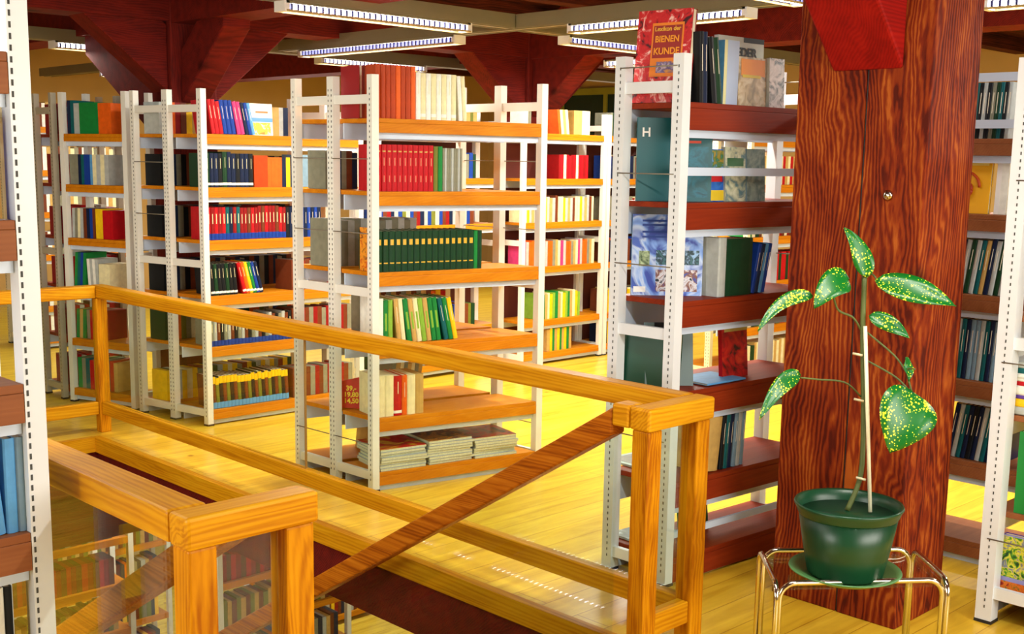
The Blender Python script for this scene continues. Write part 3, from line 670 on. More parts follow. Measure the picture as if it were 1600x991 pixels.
# ---- short return bookcase
C = 'short bookcase at far left'
row(F_LL, 1.836, [(2, .03, .22, .18, ['navy', 'teal'], 'pb', 0, 0), (1, .05, .2, .18, 'lgrey', 'mag', 0, 0), (1, .17, .205, .18, 'green', 'mag', 0, 0), (4, .028, .2, .18, 'orange', 'pb', 0, .1)], C, 0, a=.05, stuff=True)
row(F_LL, 1.50, [(3, .026, .2, .18, 'grey', 'pb', 0, .1), (4, .027, .2, .18, ['navy', 'teal', 'blue', 'blue'], 'pb', 0, .1), (1, .02, .2, .18, 'lblue', 'pb', 0, 0), (4, .036, .2, .18, ['cream', 'lgrey'], 'pb', 0, .1)], C, 1, a=.05, stuff=True)
row(F_LL, 1.14, [(4, .024, .2, .18, ['lgrey', 'grey', 'cream'], 'pb', 2, .1), (4, .028, .2, .18, ['brown', 'navy', 'blue'], 'pb', 0, .1), (2, .03, .2, .18, 'yellow', 'pb', 0, .1), (4, .022, .19, .18, 'red', 'pb', 0, .1)], C, 2, a=.05, stuff=True)
row(F_LL, .80, [(4, .024, .24, .18, ['green', 'teal', 'blue'], 'pb', 5, .1), (4, .024, .2, .18, ['white', 'lgrey'], 'pb', -3, .1), (1, .1, .17, .18, 'cream', 'mag', 0, 0)], C, 3, a=.05, stuff=True)
row(F_LL, .45, [(3, .03, .2, .18, ['green', 'tan'], 'pb', 3, .1), (6, .03, .2, .18, ['grey', 'red', 'dred'], 'pb', 0, .1)], C, 4, a=.05, stuff=True)
row(F_LL, .10, [(10, .036, .21, .18, ['green', 'grey', 'teal', 'red', 'tan'], 'pb', 0, .2)], C, 5, a=.05, stuff=True)
# ---- left edge bookcase
C = 'bookcase at the left edge'
row(F_FL, 1.546, [(5, .03, .245, .2, ['lblue', 'blue', 'white'], 'mag', 0, .1)], C, 1, a=.775)
row(F_FL, .787, [(4, .03, .235, .2, ['lblue', 'blue', 'lblue'], 'mag', -5, .05), (2, .028, .235, .2, ['lblue', 'bgrey'], 'mag', 0, 0)], C, 3, a=.775)
row(F_FL, .43, [(2, .05, .225, .22, ['navy', 'navy'], 'mag', 0, 0), (1, .03, .225, .22, 'white', 'mag', 0, 0), (1, .02, .225, .2, 'black', 'mag', 0, 0)], C, 4, a=.775)
row(F_FL, .1, [(2, .05, .2, .22, ['black', 'grey'], 'mag', 0, 0), (2, .04, .19, .22, ['navy', 'lgrey'], 'mag', 0, 0)], C, 5, a=.77)

# ---- far rows: too many and too small to count one by one
PAL = ['dred', 'cream', 'blue', 'brown', 'yellow', 'grey', 'dgreen', 'lgrey', 'orange', 'navy', 'tan', 'olive', 'brown', 'grey']
def rpal(k, n=8): r = random.Random(k); return [r.choice(PAL) for _ in range(n)]
row(F_9, 1.93, [(2, .03, .2, .18, ['white', 'grey'], 'pb', 0, .2), ('gap', .3), (4, .03, .2, .18, ['orange', 'cream', 'tan', 'cream'], 'pb', -8, .1), ('gap', .05), (2, .1, .2, .1, ['tan', 'cream'], 'pb', 0, 0)], '', 0, stuff=True)
row(F_9, 1.56, [('gap', .4), (12, .03, .2, .18, ['dred', 'red', 'cream', 'red', 'red'], 'pb', 0, .2)], '', 1, stuff=True)
row(F_9, 1.20, [(28, .03, .21, .18, ['cream', 'yellow', 'lgrey', 'tan', 'lgrey', 'brown', 'cream'], 'pb', 0, .3)], '', 2, stuff=True)
row(F_9, .83, [(28, .03, .21, .18, ['pink', 'lgrey', 'orange', 'orange', 'grey', 'tan', 'cream'], 'pb', 0, .3)], '', 3, stuff=True)
row(F_9, .38, [('gap', .2), (16, .03, .22, .18, ['lgreen', 'green', 'tan', 'cream', 'yellow'], 'pb', 0, .3)], '', 4, stuff=True)
row(F_9, .1, [('gap', .3), (10, .03, .2, .18, ['tan', 'yellow', 'green'], 'pb', 0, .3)], '', 5, stuff=True)
for i, z in enumerate(LV9):
    row(F_9b, z, [(26, .032, .2, .18, rpal(i), 'pb', 0, .3)], '', i, stuff=True)
    row(F_10, z, [(26, .036, .19, .18, rpal(i+20), 'pb', 0, .3)], '', i, stuff=True)
    row(F_12, z, [(24, .034, .2, .18, ['cream', 'grey', 'brown', 'white', 'tan'], 'pb', 0, .3)], '', i, stuff=True)
    row(F_12b, z, [(24, .034, .2, .18, ['cream', 'grey', 'brown', 'white', 'tan'], 'pb', 0, .3)], '', i, stuff=True)
for i, z in enumerate(LVLL): row(F_L3, z, [(12, .034, .2, .18, ['dred', 'brown', 'red', 'white', 'red'], 'pb', 0, .3)], '', i, stuff=True, a=.05)
for i, z in enumerate([1.9, 1.55, 1.15, .8, .45, .1]): row(F_11, z, [(3, .05, .2, .18, ['green', 'cream', 'dgreen'], 'pb', 0, .2), (24, .034, .22, .18, [['dgreen', 'green', 'tan'], ['tan', 'cream', 'red'], ['brown', 'cream', 'dred'], ['red', 'red', 'dgreen'], ['dgreen', 'green', 'red', 'red'], ['tan', 'cream']][i], 'pb', 0, .2)], '', i, stuff=True)
for i, z in enumerate(LVL):
    row(F_L, z, [(26, .036, .2, .15, rpal(i+40) if i not in (1, 2, 3) else ['black', 'brown', 'navy', 'grey'], 'pb', 0, .2)], '', i, stuff=True, b=.46)
    if i > 2: row(F_L, z, [(14, .034, .2, .15, ['brown', 'grey', 'dred'], 'pb', 0, .2)], '', i, stuff=True, a=.66)
for i, z in enumerate(LV[:4]):
    if i in (1,): row(F_mid, z, [(6, .03, .2, .15, ['grey', 'brown', 'navy'], 'pb', 0, .2)], '', i, stuff=True, b=.46, a=.06)
# lower storey bookcases and their books
LOWL = [-1.05, -1.4, -1.75, -2.1, -2.45, -2.8]
for k, (x, y, lab) in enumerate(((2.7, 7.9, 'white-topped bookcase of the lower storey seen through the foreground glass'), (4.3, 7.4, 'lower storey bookcase seen between the foreground oak posts'), (3.9, 9.6, 'far bookcase of the lower storey seen under the railing'), (6.0, 9.2, 'lower storey bookcase beyond the bright lower floor'))):
    Fk = Frame(x, y, (1, 0), (0, 1)); G = thing('bookcase', lab, 'bookcase', Fk(.6, .3, -2.9))
    for a in (0, 1.16):
        for b in (0, .3, .6): MB().fbox(Fk, a, a+.04, b, b+.04, -2.9, -.82, STEEL).build('post', G)
        MB().fbox(Fk, a, a+.03, .04, .6, -1.0, -.95, STEEL).build('end_rung', G)
    for z in LOWL: MB().fbox(Fk, .041, 1.159, .0, .64, z-.05, z, SHELF).build('shelf_board', G)
    MB().fbox(Fk, 0, 1.2, .0, .64, -.82, -.80, SHELF).build('top_panel', G)
    for i, z in enumerate(LOWL): row(Fk, z, [(26, .038, .2, .18, [['dgreen', 'grey', 'brown', 'dred'], ['dred', 'brown', 'red'], ['olive', 'tan', 'brown'], rpal(3), rpal(5), rpal(6)][i], 'pb', 0, .3)], '', i, stuff=True)
so = STF.build('distant_books', origin=(6, 7, 1)); tag(so, 'rows of small distant books filling the far and lower shelves', 'books', None, 'stuff')

# ---- face-out picture books, magazines, signs
def cover_book(label, w_, h, t, loc, rz, tilt, prints, body='white', nm='picture_book', group=None):
    """a book standing with its front cover outwards; prints = list of (x0,x1,z0,z1,material,part name)"""
    o = bpy.data.objects.new(nm, None); COL.objects.link(o); o.location = loc; o.rotation_euler = (tilt, 0, rz); tag(o, label, 'book', group)
    ORG[o.name] = Vector((0, 0, 0))
    m = MB(); m.box(0, w_, 0, .0025, 0, h, cm(body)).box(0, w_, t-.0025, t, 0, h, cm(body)).box(0, .003, .0025, t-.0025, 0, h, cm(body)); m.build('cover', o)
    MB().box(.003, w_-.003, .0025, t-.0025, .003, h-.003, PAGES).build('pages', o)
    for i, (x0, x1, z0, z1, mat, pn) in enumerate(prints):
        e = .0006*(i+1); MB().box(x0*w_, x1*w_, -e, -e+.0005, z0*h, z1*h, mat).build(pn, o)
    return o
HP = math.pi/2
def ctext(o, txt, x, z, size, mat, bold=.0, sx=1., y=-.004): return textobj('lettering', txt, o, (x, y, z), (HP, 0, 0), size, mat, .0004, bold, sx)
F45 = math.radians(-45)
redart = blotch('bee_cover', [(60, 6, 10), (190, 14, 22), (200, 30, 30), (240, 190, 180)], 22, seed=1)
b = cover_book('large red picture book with orange title panel atop the bookcase left of the timber post', .245, .36, .03, (3.722, 3.125, 1.937), math.radians(-82), -.10,
    [(0, 1, 0, 1, redart, 'cover_print'), (.28, .86, .28, .86, flat(232, 128, 22), 'title_panel'), (.31, .83, .48, .83, flat(150, 30, 20), 'title_panel'), (.4, .75, .32, .44, blotch('bee_photo', [(210, 190, 200), (90, 80, 140), (230, 160, 60)], 30, seed=4), 'cover_print')], 'dred')
ctext(b, 'Lexikon der', .14, .285, .024, flat(240, 180, 60), .0004)
ctext(b, 'BIENEN', .14, .245, .034, flat(240, 150, 30), .001, .95); ctext(b, 'KUNDE', .14, .198, .036, flat(240, 150, 30), .001, .95)
b = cover_book('large teal book with white capital letters on the second shelf left of the timber post', .30, .33, .03, (3.70, 3.07, 1.551), math.radians(-44), -.06, [(0, 1, 0, 1, flat(6, 84, 92, .4), 'cover_print'), (.45, .85, .70, .73, flat(190, 60, 30), 'cover_print'), (.5, .95, .05, .66, blotch('teal_photo', [(4, 60, 70), (10, 100, 120), (6, 80, 90)], 16), 'cover_print')], 'teal')
ctext(b, 'H', .035, .27, .05, WHITEP, .001); ctext(b, 'OL', .235, .27, .05, WHITEP, .001)
bl = blotch('blue_cover', [(60, 80, 170), (120, 160, 230), (190, 210, 240), (70, 100, 190)], 9, seed=2)
b = cover_book('pale blue picture book with small photographs on the third shelf left of the timber post', .29, .33, .02, (3.735, 3.11, 1.166), math.radians(-44), -.05, [(0, 1, 0, 1, bl, 'cover_print'), (.34, .95, .38, .56, blotch('people_photo', [(150, 190, 230), (20, 50, 60), (60, 110, 120)], 34, seed=8), 'photo'), (.34, .93, .05, .32, blotch('hands_photo', [(20, 30, 40), (220, 220, 230), (130, 80, 50), (60, 80, 160)], 24, seed=3), 'photo'), (.1, .25, .36, .55, blotch('small_photo', [(20, 60, 30), (180, 200, 160)], 30, seed=5), 'photo'), (.03, .2, .04, .11, WHITEP, 'price_label')], 'lblue')
for i, (zz, w_) in enumerate(((.30, .2), (.283, .22), (.255, .24), (.235, .16))): MB().box(.04, .04+w_, -.0036, -.0031, zz, zz+.008, flat(40, 70, 150)).build('text_line', b)
b = cover_book('dark green folder inside the white ladder end, fourth shelf left of the timber post', .26, .24, .03, (3.72, 3.14, .801), math.radians(-80), -.06, [(0, 1, 0, 1, flat(6, 70, 52, .4), 'cover_print')], 'dgreen', 'folder')
b = cover_book('grey and black folder leaning beside the perforated post, fourth shelf left of the timber post', .2, .26, .02, (3.735, 3.02, .801), math.radians(-40), -.2, [(0, 1, 0, 1, flat(100, 120, 120), 'cover_print'), (.2, .6, 0, 1, DARK, 'cover_print')], 'bgrey', 'folder')
# top shelf right part
F = F_R
b = cover_book('pale blue-grey box binder on the top shelf left of the timber post', .09, .25, .1, F(.275, .03, 1.936), F.rz, 0, [(.0, .2, 0, 1, flat(220, 220, 160), 'edge_strip'), (.2, 1, 0, 1, flat(168, 190, 222), 'cover_print')], 'lblue', 'box_binder')
b = cover_book('black and white titled picture book standing behind the orange one, top shelf', .30, .285, .02, F(.38, .14, 1.936), F.rz, -.02, [(0, 1, 0, 1, flat(196, 206, 190), 'cover_print'), (0, 1, .0, .60, blotch('landscape', [(20, 60, 60), (60, 90, 170), (30, 40, 50)], 12, seed=6), 'cover_print'), (0.55, 1, .93, 1, DARK, 'cover_print')], 'lgrey')
ctext(b, 'REEDER', .15, .222, .052, DARK, .0015, 1.1)
b = cover_book('orange and sepia picture book with an owl-like photo on the top shelf', .18, .195, .018, F(.385, .04, 1.936), F.rz, -.04, [(0, 1, 0, 1, blotch('sepia', [(120, 100, 50), (180, 160, 110), (214, 204, 170)], 18, seed=7), 'cover_print'), (.1, .95, .62, .96, flat(236, 150, 20), 'title_panel'), (.15, .8, .58, .64, flat(220, 200, 30), 'title_panel')], 'tan')
b = cover_book('white and dark picture book touching the timber post, top shelf', .1, .2, .018, F(.575, .03, 1.936), F.rz, -.04, [(0, 1, 0, 1, blotch('bw', [(30, 30, 40), (200, 200, 200), (230, 230, 230)], 20, seed=9), 'cover_print')], 'lgrey')
b = cover_book('travel guide with blue and yellow cover and red banner on the second shelf', .13, .21, .02, F(.235, .06, 1.551), F.rz, -.06, [(0, 1, 0, 1, blotch('guide', [(20, 60, 160), (50, 120, 210), (30, 90, 190)], 12, seed=2), 'cover_print'), (.0, 1, .02, .22, flat(230, 200, 40), 'title_panel'), (.15, .8, .38, .55, flat(210, 20, 30), 'banner'), (.1, .9, .6, .98, blotch('guide2', [(200, 150, 60), (60, 120, 60), (120, 160, 220)], 22), 'photo')], 'blue')
b = cover_book('beige and green gardening book beside the travel guide on the second shelf', .13, .22, .02, F(.345, .05, 1.551), F.rz, -.06, [(0, 1, 0, 1, blotch('garden', [(90, 130, 140), (190, 200, 170), (220, 226, 200)], 18, seed=3), 'cover_print'), (.1, .9, .65, .8, flat(60, 110, 70), 'title_panel')], 'lgrey')
b = cover_book('grey-green book at the timber post on the second shelf', .12, .215, .02, F(.485, .05, 1.551), F.rz, -.06, [(0, 1, 0, 1, blotch('gg', [(90, 120, 120), (150, 170, 160)], 20, seed=5), 'cover_print')], 'bgrey')
b = cover_book('red picture book with orange motif on the fourth shelf beside the timber post', .17, .22, .02, F(.43, .09, .801), F.rz, -.08, [(0, 1, 0, 1, blotch('redfl', [(60, 20, 10), (200, 20, 20), (220, 60, 20)], 13, seed=5), 'cover_print'), (.1, 1, .90, 1, flat(220, 210, 120), 'title_panel')], 'red')
b = put_book(.008, .25, .19, 'lblue', 'mag', F(.24, .02, .812), F.rz, math.pi/2, 0, 'open pale magazine lying on the fourth shelf beside the timber post', None)
b.rotation_euler = (0, math.pi/2, F.rz)
b = cover_book('green nature magazine lying flat on the bottom shelf left of the timber post', .26, .18, .008, F(.08, .2, .125), F.rz, -math.pi/2, [(0, 1, 0, 1, blotch('flatmag', [(10, 50, 50), (60, 80, 60), (150, 170, 170)], 14, seed=5), 'cover_print')], 'lgrey', 'magazine')
b = cover_book('green landscape book at the rear of the bottom shelf beside the timber post', .18, .2, .02, F(.34, .2, .116), F.rz, -.1, [(0, 1, 0, 1, blotch('flatmag2', [(10, 60, 30), (40, 110, 50), (60, 110, 160)], 14, seed=2), 'cover_print')], 'green')
b = cover_book('dark framed magazine lying flat on the fifth shelf left of the timber post', .24, .2, .008, F(.10, .24, .44), F.rz, -math.pi/2, [(0, 1, 0, 1, flat(150, 168, 160), 'cover_print'), (.1, .9, .1, .9, blotch('fm3', [(50, 40, 20), (90, 80, 50), (30, 30, 30)], 14, seed=5), 'cover_print')], 'lgrey', 'magazine')
# behind timber post: yellow picture book
b = cover_book('yellow picture book with a brown ring drawing on the second shelf behind the timber post', .26, .24, .02, F_T(.30, .05, 1.511), F_T.rz, -.06, [(0, 1, 0, 1, flat(238, 176, 20), 'cover_print'), (.05, .95, .84, .93, flat(244, 220, 110), 'title_panel')], 'yellow')
rg = MB(); rg.tube([(.15+.065*math.cos(a), -.004, .11+.065*math.sin(a)) for a in [i*math.pi/12 for i in range(19)]], .006, flat(190, 70, 10), 6)
rg.tube([(.15+.03*math.cos(a), -.004, .10+.03*math.sin(a)) for a in [i*math.pi/12 for i in range(25)]], .009, flat(170, 50, 10), 6); rg.build('ring_drawing', b)
b = cover_book('white thin book leaning by the white post, second shelf behind the timber post', .05, .25, .02, F_T(.585, .05, 1.511), F_T.rz, -.04, [(0, .4, 0, 1, WHITEP, 'cover_print')], 'white')
# E case contents: covers face the viewer through the end ladder
C = 'bookcase at the right edge'
def ebook(label, z, y, w_, h, col, prints=(), tilt=0., nm='picture_book', dx=.07):
    return cover_book(label, w_, h, .03, (4.285+dx, y+w_, z+.001), -HP, tilt, list(prints), col, nm)
ebook('bright green folder standing upright behind the white post at the right edge', .43, 1.54, .20, .31, 'green', [(0, 1, 0, 1, flat(4, 132, 48, .4), 'cover_print')], nm='folder')
ebook('lavender book with flower photograph on the bottom shelf at the right edge', .10, 1.53, .24, .24, 'purple', [(0, 1, 0, 1, flat(150, 150, 214), 'cover_print'), (0, .45, .32, .98, blotch('flowers', [(20, 60, 30), (70, 150, 30), (230, 220, 60), (120, 130, 150)], 34, seed=3), 'photo'), (0, .45, 0, .25, blotch('flowers2', [(150, 30, 20), (230, 120, 30), (30, 110, 40)], 34, seed=6), 'photo')])
for i, (col, t, txt) in enumerate((('lgrey', .03, 'grey'), ('yellow', .03, 'yellow'), ('purple', .014, 'purple'), ('white', .035, 'white'), ('red', .016, 'red'), ('white', .03, 'pale'), ('teal', .02, 'teal'), ('lgrey', .025, 'light grey'))):
    z0 = .802+sum([.03, .03, .014, .035, .016, .03, .02, .025][:i])
    put_book(t, .26, .22, col, 'mag', (4.355, 1.81, z0), -HP, math.pi/2, 0, '%s book lying flat, %s from the bottom of the stack at the right edge' % (txt, ORD[i]), 'stacked books at the right edge').location.z = z0+t
row(F_E, 1.54, [(4, .03, .24, .2, ['lgrey', 'purple', 'navy', 'lblue'], 'mag', 0, .05)], C, 1, a=.07)
row(F_E, 1.17, [(4, .03, .24, .2, ['navy', 'purple', 'rust', 'lblue'], 'mag', 0, .05)], C, 2, a=.07)
row(F_E, 1.86, [(3, .03, .2, .2, ['lgrey', 'bgrey', 'lblue'], 'mag', 0, .05)], C, 0, a=.07)
# left double bookcase top shelf: face-out book
cover_book('white cover book with yellow toys photo on the top shelf of the left double bookcase', .165, .2, .02, F_L(.385, .05, 1.839), F_L.rz, -.05, [(0, 1, 0, 1, flat(236, 236, 226), 'cover_print'), (0, 1, .42, .55, flat(90, 150, 220), 'cover_print'), (.05, .9, .02, .4, blotch('toys', [(250, 240, 200), (240, 190, 20), (240, 220, 60), (220, 120, 20)], 26, seed=3), 'photo'), (.25, .8, .7, .76, flat(200, 120, 70), 'title_line')], 'white')
cover_book('dark teal book standing behind the leaning blue ones, top shelf of the left double bookcase', .12, .19, .02, F_L(.27, .2, 1.839), F_L.rz, 0, [(0, 1, 0, 1, flat(12, 60, 74), 'cover_print')], 'teal')
row(F_L, 1.838, [(4, .026, .17, .18, ['dgreen', 'grey', 'grey', 'olive'], 'pb', 0, .05), (8, .028, .17, .18, ['cream', 'lgreen', 'cream', 'yellow', 'green', 'cream'], 'pb', 4, .05), ('gap', .02), (1, .14, .2, .16, 'white', 'box', 0, 0)], 'left double bookcase', 0, a=.56, stuff=True)
# central bookcase: dark red book side, price sign, magazine piles
cover_book('tall dark red cover standing behind the front white post of the central bookcase', .16, .26, .02, F_mid(.012+.03, .30, 1.901), F_mid.rz-math.radians(80), 0, [(0, 1, 0, 1, flat(150, 16, 22), 'cover_print')], 'dred')
cover_book('small orange picture card on the third shelf end of the central bookcase', .1, .22, .01, F_mid(.045, .16, 1.136), F_mid.rz-math.radians(70), 0, [(0, 1, 0, 1, blotch('oc', [(200, 80, 10), (240, 160, 40), (120, 40, 20)], 24, seed=3), 'cover_print')], 'orange')
sg = bpy.data.objects.new('price_sign', None); COL.objects.link(sg); sg.location = F_mid(.05, .36, .386); sg.rotation_euler = (0, 0, math.radians(-50)); tag(sg, 'small red price sign with yellow figures at the end of the central bookcase', 'sign'); ORG[sg.name] = Vector()
MB().hexa([(0, 0, 0), (.24, 0, .0), (.24, .004, .0), (0, .004, 0), (0, 0, .14), (.24, .0, .20), (.24, .004, .20), (0, .004, .14)], flat(206, 10, 26)).build('sign_board', sg)
MB().box(.02, .22, .004, .05, 0, .004, flat(206, 10, 26)).build('sign_foot', sg)
for i, tx in enumerate(('39,-', '19,80', '14,50')): textobj('lettering', tx, sg, (.075, -.002, .108-.034*i), (HP, 0, 0), .036, flat(250, 220, 60), .0006, .0012)
mags = blotch('mag_a', [(120, 20, 16), (60, 50, 40), (180, 120, 40), (90, 30, 20)], 10, seed=1)
mags2 = blotch('mag_b', [(30, 60, 60), (120, 90, 60), (170, 40, 20), (60, 50, 50)], 8, seed=5)
mags3 = blotch('mag_c', [(200, 20, 16), (180, 30, 20), (230, 200, 40)], 7, seed=9)
k = 0
for (a0, nn, mt, lab) in ((.06, 8, mags3, 'nearest'), (.34, 9, mags, 'middle'), (.62, 8, mags2, 'farthest')):
    for i in range(nn):
        w_ = .27 if i % 2 else .262; z0 = .101+i*.0142
        o = bpy.data.objects.new('magazine', None); COL.objects.link(o); P = F_mid(a0+rnd.uniform(-.006, .006), .012+rnd.uniform(0, .012), z0); o.location = P; o.rotation_euler = (0, 0, F_mid.rz+rnd.uniform(-.03, .03)); ORG[o.name] = Vector()
        tag(o, 'magazine, %s from the bottom of the %s flat pile in the central bookcase' % (ORD[i], lab), 'magazine', 'flat piles of magazines on the bottom shelf')
        MB().box(0, w_, 0, .27, .0012, .0122, flat(206, 206, 170, .8, var=.15, scale=120)).build('pages', o)
        MB().box(-.001, w_+.001, -.001, .272, .0122, .0134, mt if i == nn-1 else cm('lgrey')).box(-.001, w_+.001, -.001, .272, 0, .0012, cm('lgrey')).build('cover', o)
# flat boxes between shelves at far left (white boxes)
for i, (z, c) in enumerate(((1.70, 'white'), (1.36, 'white'))): pass

# ------------------------------------------------------------------ stool, pot, plant
ZT = .45
BL, BR, FL_, FR = Vector((3.216, 2.093, ZT)), Vector((3.612, 1.758, ZT)), Vector((2.987, 1.882, ZT)), Vector((3.411, 1.546, ZT))
stl = thing('plant_stool', 'chrome tube stool with rounded corners in front of the massive timber post', 'stool', ((BL+FR)/2-Vector((0, 0, ZT))))
def uframe(A, B, inset, nm='tube_frame'):
    d = (B-A).normalized(); A2 = A+d*inset; B2 = B-d*inset; r = .05; pts = [Vector((A2.x, A2.y, .008))]
    for i in range(7):
        t = i/6*HP; pts.append(A2+d*(r-r*math.cos(t))+Vector((0, 0, -r+r*math.sin(t))))
    for i in range(7):
        t = i/6*HP; pts.append(B2-d*(r-r*math.sin(t))+Vector((0, 0, -r+r*math.cos(t))))
    pts.append(Vector((B2.x, B2.y, .008)))
    m = MB(); m.tube(pts, .0085, CHROME, 12); m.build(nm, stl)
uframe(BL, BR, .012); uframe(FL_, FR, .012); uframe(BL+Vector((0, 0, -.001)), FL_+Vector((0, 0, -.001)), -.012); uframe(BR+Vector((0, 0, -.001)), FR+Vector((0, 0, -.001)), -.012)
u = (BR-BL).normalized(); v = (FL_-BL).normalized()
tp = MB(); c4 = [BL+u*.0+v*.0, BR, FR, FL_]
tp.hexa([Vector((p.x, p.y, ZT-.022)) for p in [c4[0], c4[3], c4[2], c4[1]]]+[Vector((p.x, p.y, ZT-.016)) for p in [c4[0], c4[3], c4[2], c4[1]]], GLASS); tp.build('glass_top', stl)
for P in (BL, BR, FL_, FR):
    MB().lathe((P.x, P.y, 0), [(.0, 0), (.013, 0), (.013, .01), (0, .011)], DARK, 12).build('foot_cap', stl)
PC = (3.243, 1.80)
zs = ZT-.0155
GP = flat(10, 62, 36, .35, var=.1); GP2 = flat(78, 128, 74, .35, var=.1)
sau = MB(); sau.lathe((*PC, zs), [(.10, 0), (.12, .0), (.158, .018), (.172, .024), (.17, .028), (.15, .02), (.115, .008), (.05, .008)], GP2, 48)
tag(sau.build('plant_saucer', origin=(*PC, zs)), 'round mid-green plastic saucer under the flower pot', 'saucer')
pz = zs+.0085
pot = thing('plant_pot', 'dark green ribbed plastic flower pot on the chrome stool', 'pot', (*PC, pz))
pm = MB(); pm.lathe((*PC, pz), [(.09, 0), (.108, .0), (.114, .008), (.130, .09), (.148, .196)], GP, 84, flute=.018)
pm.build('pot_body', pot)
pm = MB(); pm.lathe((*PC, pz), [(.149, .190), (.153, .196), (.160, .214), (.166, .224), (.163, .230), (.155, .226), (.147, .205), (.142, .18), (.140, .17)], GP, 60); pm.build('pot_rim', pot)
soil = MB(); soil.lathe((*PC, pz), [(.0, .172), (.05, .178), (.1, .17), (.139, .168), (.139, .16), (0, .16)], flat(38, 26, 22, .9, var=.5, scale=50), 40); soil.build('soil', pot)
pl = thing('potted_plant', 'leafy plant with yellow-spotted leaves tied to a pale stake in the green pot', 'plant', (3.28, 1.80, .655))
STEM = flat(78, 88, 34, .6, var=.3); 
def leafmat():
    m, nt, p = newmat('spotted_leaf'); tc = N(nt, 'ShaderNodeTexCoord'); vo = N(nt, 'ShaderNodeTexVoronoi'); vo.inputs['Scale'].default_value = 125
    nt.links.new(tc.outputs['Object'], vo.inputs['Vector']); no = N(nt, 'ShaderNodeTexNoise'); no.inputs['Scale'].default_value = 14; nt.links.new(tc.outputs['Object'], no.inputs['Vector'])
    ad = N(nt, 'ShaderNodeMath', operation='MULTIPLY_ADD'); ad.inputs[1].default_value = -1.0; ad.inputs[2].default_value = .77
    nt.links.new(no.outputs['Fac'], ad.inputs[0])
    lt = N(nt, 'ShaderNodeMath', operation='LESS_THAN'); nt.links.new(vo.outputs['Distance'], lt.inputs[0]); nt.links.new(ad.outputs[0], lt.inputs[1])
    mx = N(nt, 'ShaderNodeMix', data_type='RGBA'); mx.inputs[6].default_value = rgb(6, 98, 28); mx.inputs[7].default_value = rgb(206, 214, 50)
    nt.links.new(lt.outputs[0], mx.inputs[0]); nt.links.new(mx.outputs[2], p.inputs['Base Color']); p.inputs['Roughness'].default_value = .35; return m
LEAF = leafmat()
def leaf(base, midp, tip, width, nrm, curl=.02, fold=.25):
    B, M_, T = Vector(base), Vector(midp), Vector(tip); n = 14; mb = MB(); nrm = Vector(nrm).normalized()
    vs = []
    for i in range(n+1):
        t = i/n; P = B*(1-t)**2+(M_*2-(B+T)*.5)*2*t*(1-t)+T*t*t
        D = ((M_*2-(B+T)*.5-B)*(1-t)+(T-(M_*2-(B+T)*.5))*t).normalized()
        s_ = D.cross(nrm).normalized(); up = s_.cross(D).normalized()
        wv = width*(math.sin(math.pi*min(1, t**.75))**.8)*(1-.25*t)+.001
        for k, q in enumerate((-1, -.55, 0, .55, 1)):
            vs.append(P+s_*q*wv+up*(abs(q)*fold*wv-curl*q*q*math.sin(7*t+k)*.3))
    fs = [(i*5+k, i*5+k+1, (i+1)*5+k+1, (i+1)*5+k) for i in range(n) for k in range(4)]
    mb.add(vs, fs, LEAF, True)
    o = mb.build('leaf', pl); sd = o.modifiers.new('thickness', 'SOLIDIFY'); sd.thickness = .0012
    return o
tow = -FW
def stem(pts, r, nm='stem', m=None):
    q = [Vector(p) for p in pts]; out = []
    for i in range(len(q)-1):
        p0 = q[max(0, i-1)]; p1 = q[i]; p2 = q[i+1]; p3 = q[min(len(q)-1, i+2)]
        for k in range(6):
            t = k/6; out.append(.5*((2*p1)+(-p0+p2)*t+(2*p0-5*p1+4*p2-p3)*t*t+(-p0+3*p1-3*p2+p3)*t**3))
    out.append(q[-1]); mb = MB(); mb.tube(out, r, m or STEM, 8); return mb.build(nm, pl)
stem([(3.262, 1.815, .64), (3.304, 1.799, .754), (3.33, 1.818, .951), (3.352, 1.849, 1.188), (3.372, 1.866, 1.366)], .0085)
stem([(3.352, 1.852, 1.19), (3.325, 1.87, 1.235), (3.287, 1.9, 1.258), (3.262, 1.905, 1.30)], .0035, 'branch')
stem([(3.352, 1.85, 1.20), (3.354, 1.74, 1.13), (3.348, 1.69, 1.08)], .0032, 'branch')
stem([(3.344, 1.839, 1.109), (3.348, 1.726, 1.064), (3.339, 1.665, 1.02)], .0032, 'branch')
stem([(3.328, 1.829, .991), (3.279, 1.859, 1.037), (3.22, 1.92, 1.045), (3.181, 1.958, 1.05)], .0028, 'branch')
stem([(3.372, 1.866, 1.35), (3.385, 1.85, 1.37), (3.39, 1.83, 1.35)], .003, 'branch')
stem([(3.335, 1.66, 1.10), (3.345, 1.69, 1.09), (3.338, 1.664, 1.02)], .003, 'branch')
leaf((3.366, 1.855, 1.36), (3.352, 1.878, 1.44), (3.322, 1.918, 1.512), .034, tow)
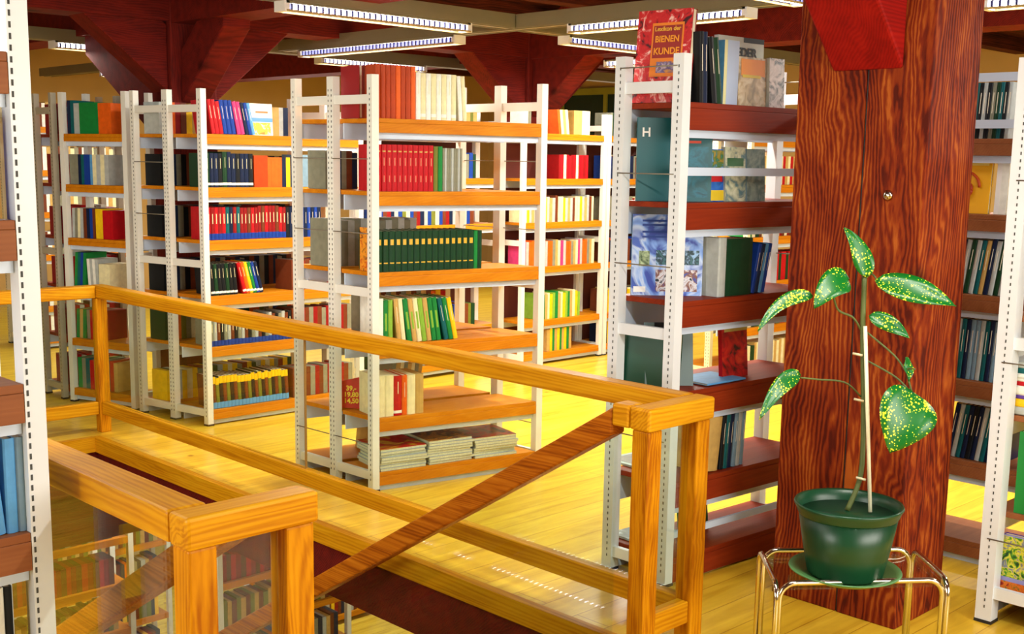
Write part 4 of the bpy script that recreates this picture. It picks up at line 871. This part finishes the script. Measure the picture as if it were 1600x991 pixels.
leaf((3.318, 1.89, 1.352), (3.253, 1.907, 1.335), (3.195, 1.93, 1.268), .052, tow*.8+Vector((0, 0, .5)))
leaf((3.382, 1.835, 1.352), (3.415, 1.717, 1.325), (3.450, 1.600, 1.288), .052, tow*.8+Vector((0, 0, .4)))
leaf((3.352, 1.83, 1.245), (3.367, 1.768, 1.222), (3.375, 1.705, 1.185), .028, tow)
leaf((3.215, 1.95, 1.30), (3.13, 1.999, 1.285), (3.037, 2.024, 1.20), .024, tow+Vector((0, 0, .4)))
leaf((3.181, 1.958, 1.055), (3.101, 1.975, 1.03), (3.010, 1.986, .935), .030, tow+Vector((0, 0, .3)))
leaf((3.338, 1.664, 1.03), (3.275, 1.655, .955), (3.245, 1.675, .852), .098, tow)
leaf((3.350, 1.70, 1.13), (3.35, 1.69, 1.10), (3.33, 1.675, 1.06), .018, tow+Vector((.5, 0, 0)))
sk = MB(); sk.tube([(3.283, 1.748, .645), (3.341, 1.836, 1.211)], .006, flat(232, 226, 190, .5), 8); sk.build('stake', pl)
for z in (.74, .98, 1.12):
    t = (z-.645)/(1.211-.645); P = Vector((3.283, 1.748, .645)).lerp(Vector((3.341, 1.836, 1.211)), t)
    MB().tube([P+Vector((.0, .012, 0)), P+Vector((-.01, .04, .004))], .004, flat(214, 200, 160), 6).build('tie', pl)

# ------------------------------------------------------------------ lower storey lamps: louvre pair added for its mirrored dots, then bare lights
def added_lower_lamp(a0, a1, x, z, label):  # open-topped lamp, added so its tube mirrors as dots in the pane
    lamp('y', x, a0, a1, z+.02, label, light=False, open_top=True)
added_lower_lamp(4.10, 5.42, 1.12, -.78, 'added lower storey louvre lamp, placed to mirror as dots in the stair glass')
added_lower_lamp(5.58, 6.0, 1.12, -.78, 'short added lower storey louvre lamp continuing the mirrored dots')
for (x, y) in ((4.5, 5.0), (4.5, 7.8), (7, 8.5), (2.2, 8.5), (7, 5), (5, 11)):
    area('lower_lamp_light', (x, y, -.45), (1.3, .5), 42, (1, .94, .8))
print('BOOKS', NB[0], 'objects', len(bpy.data.objects))
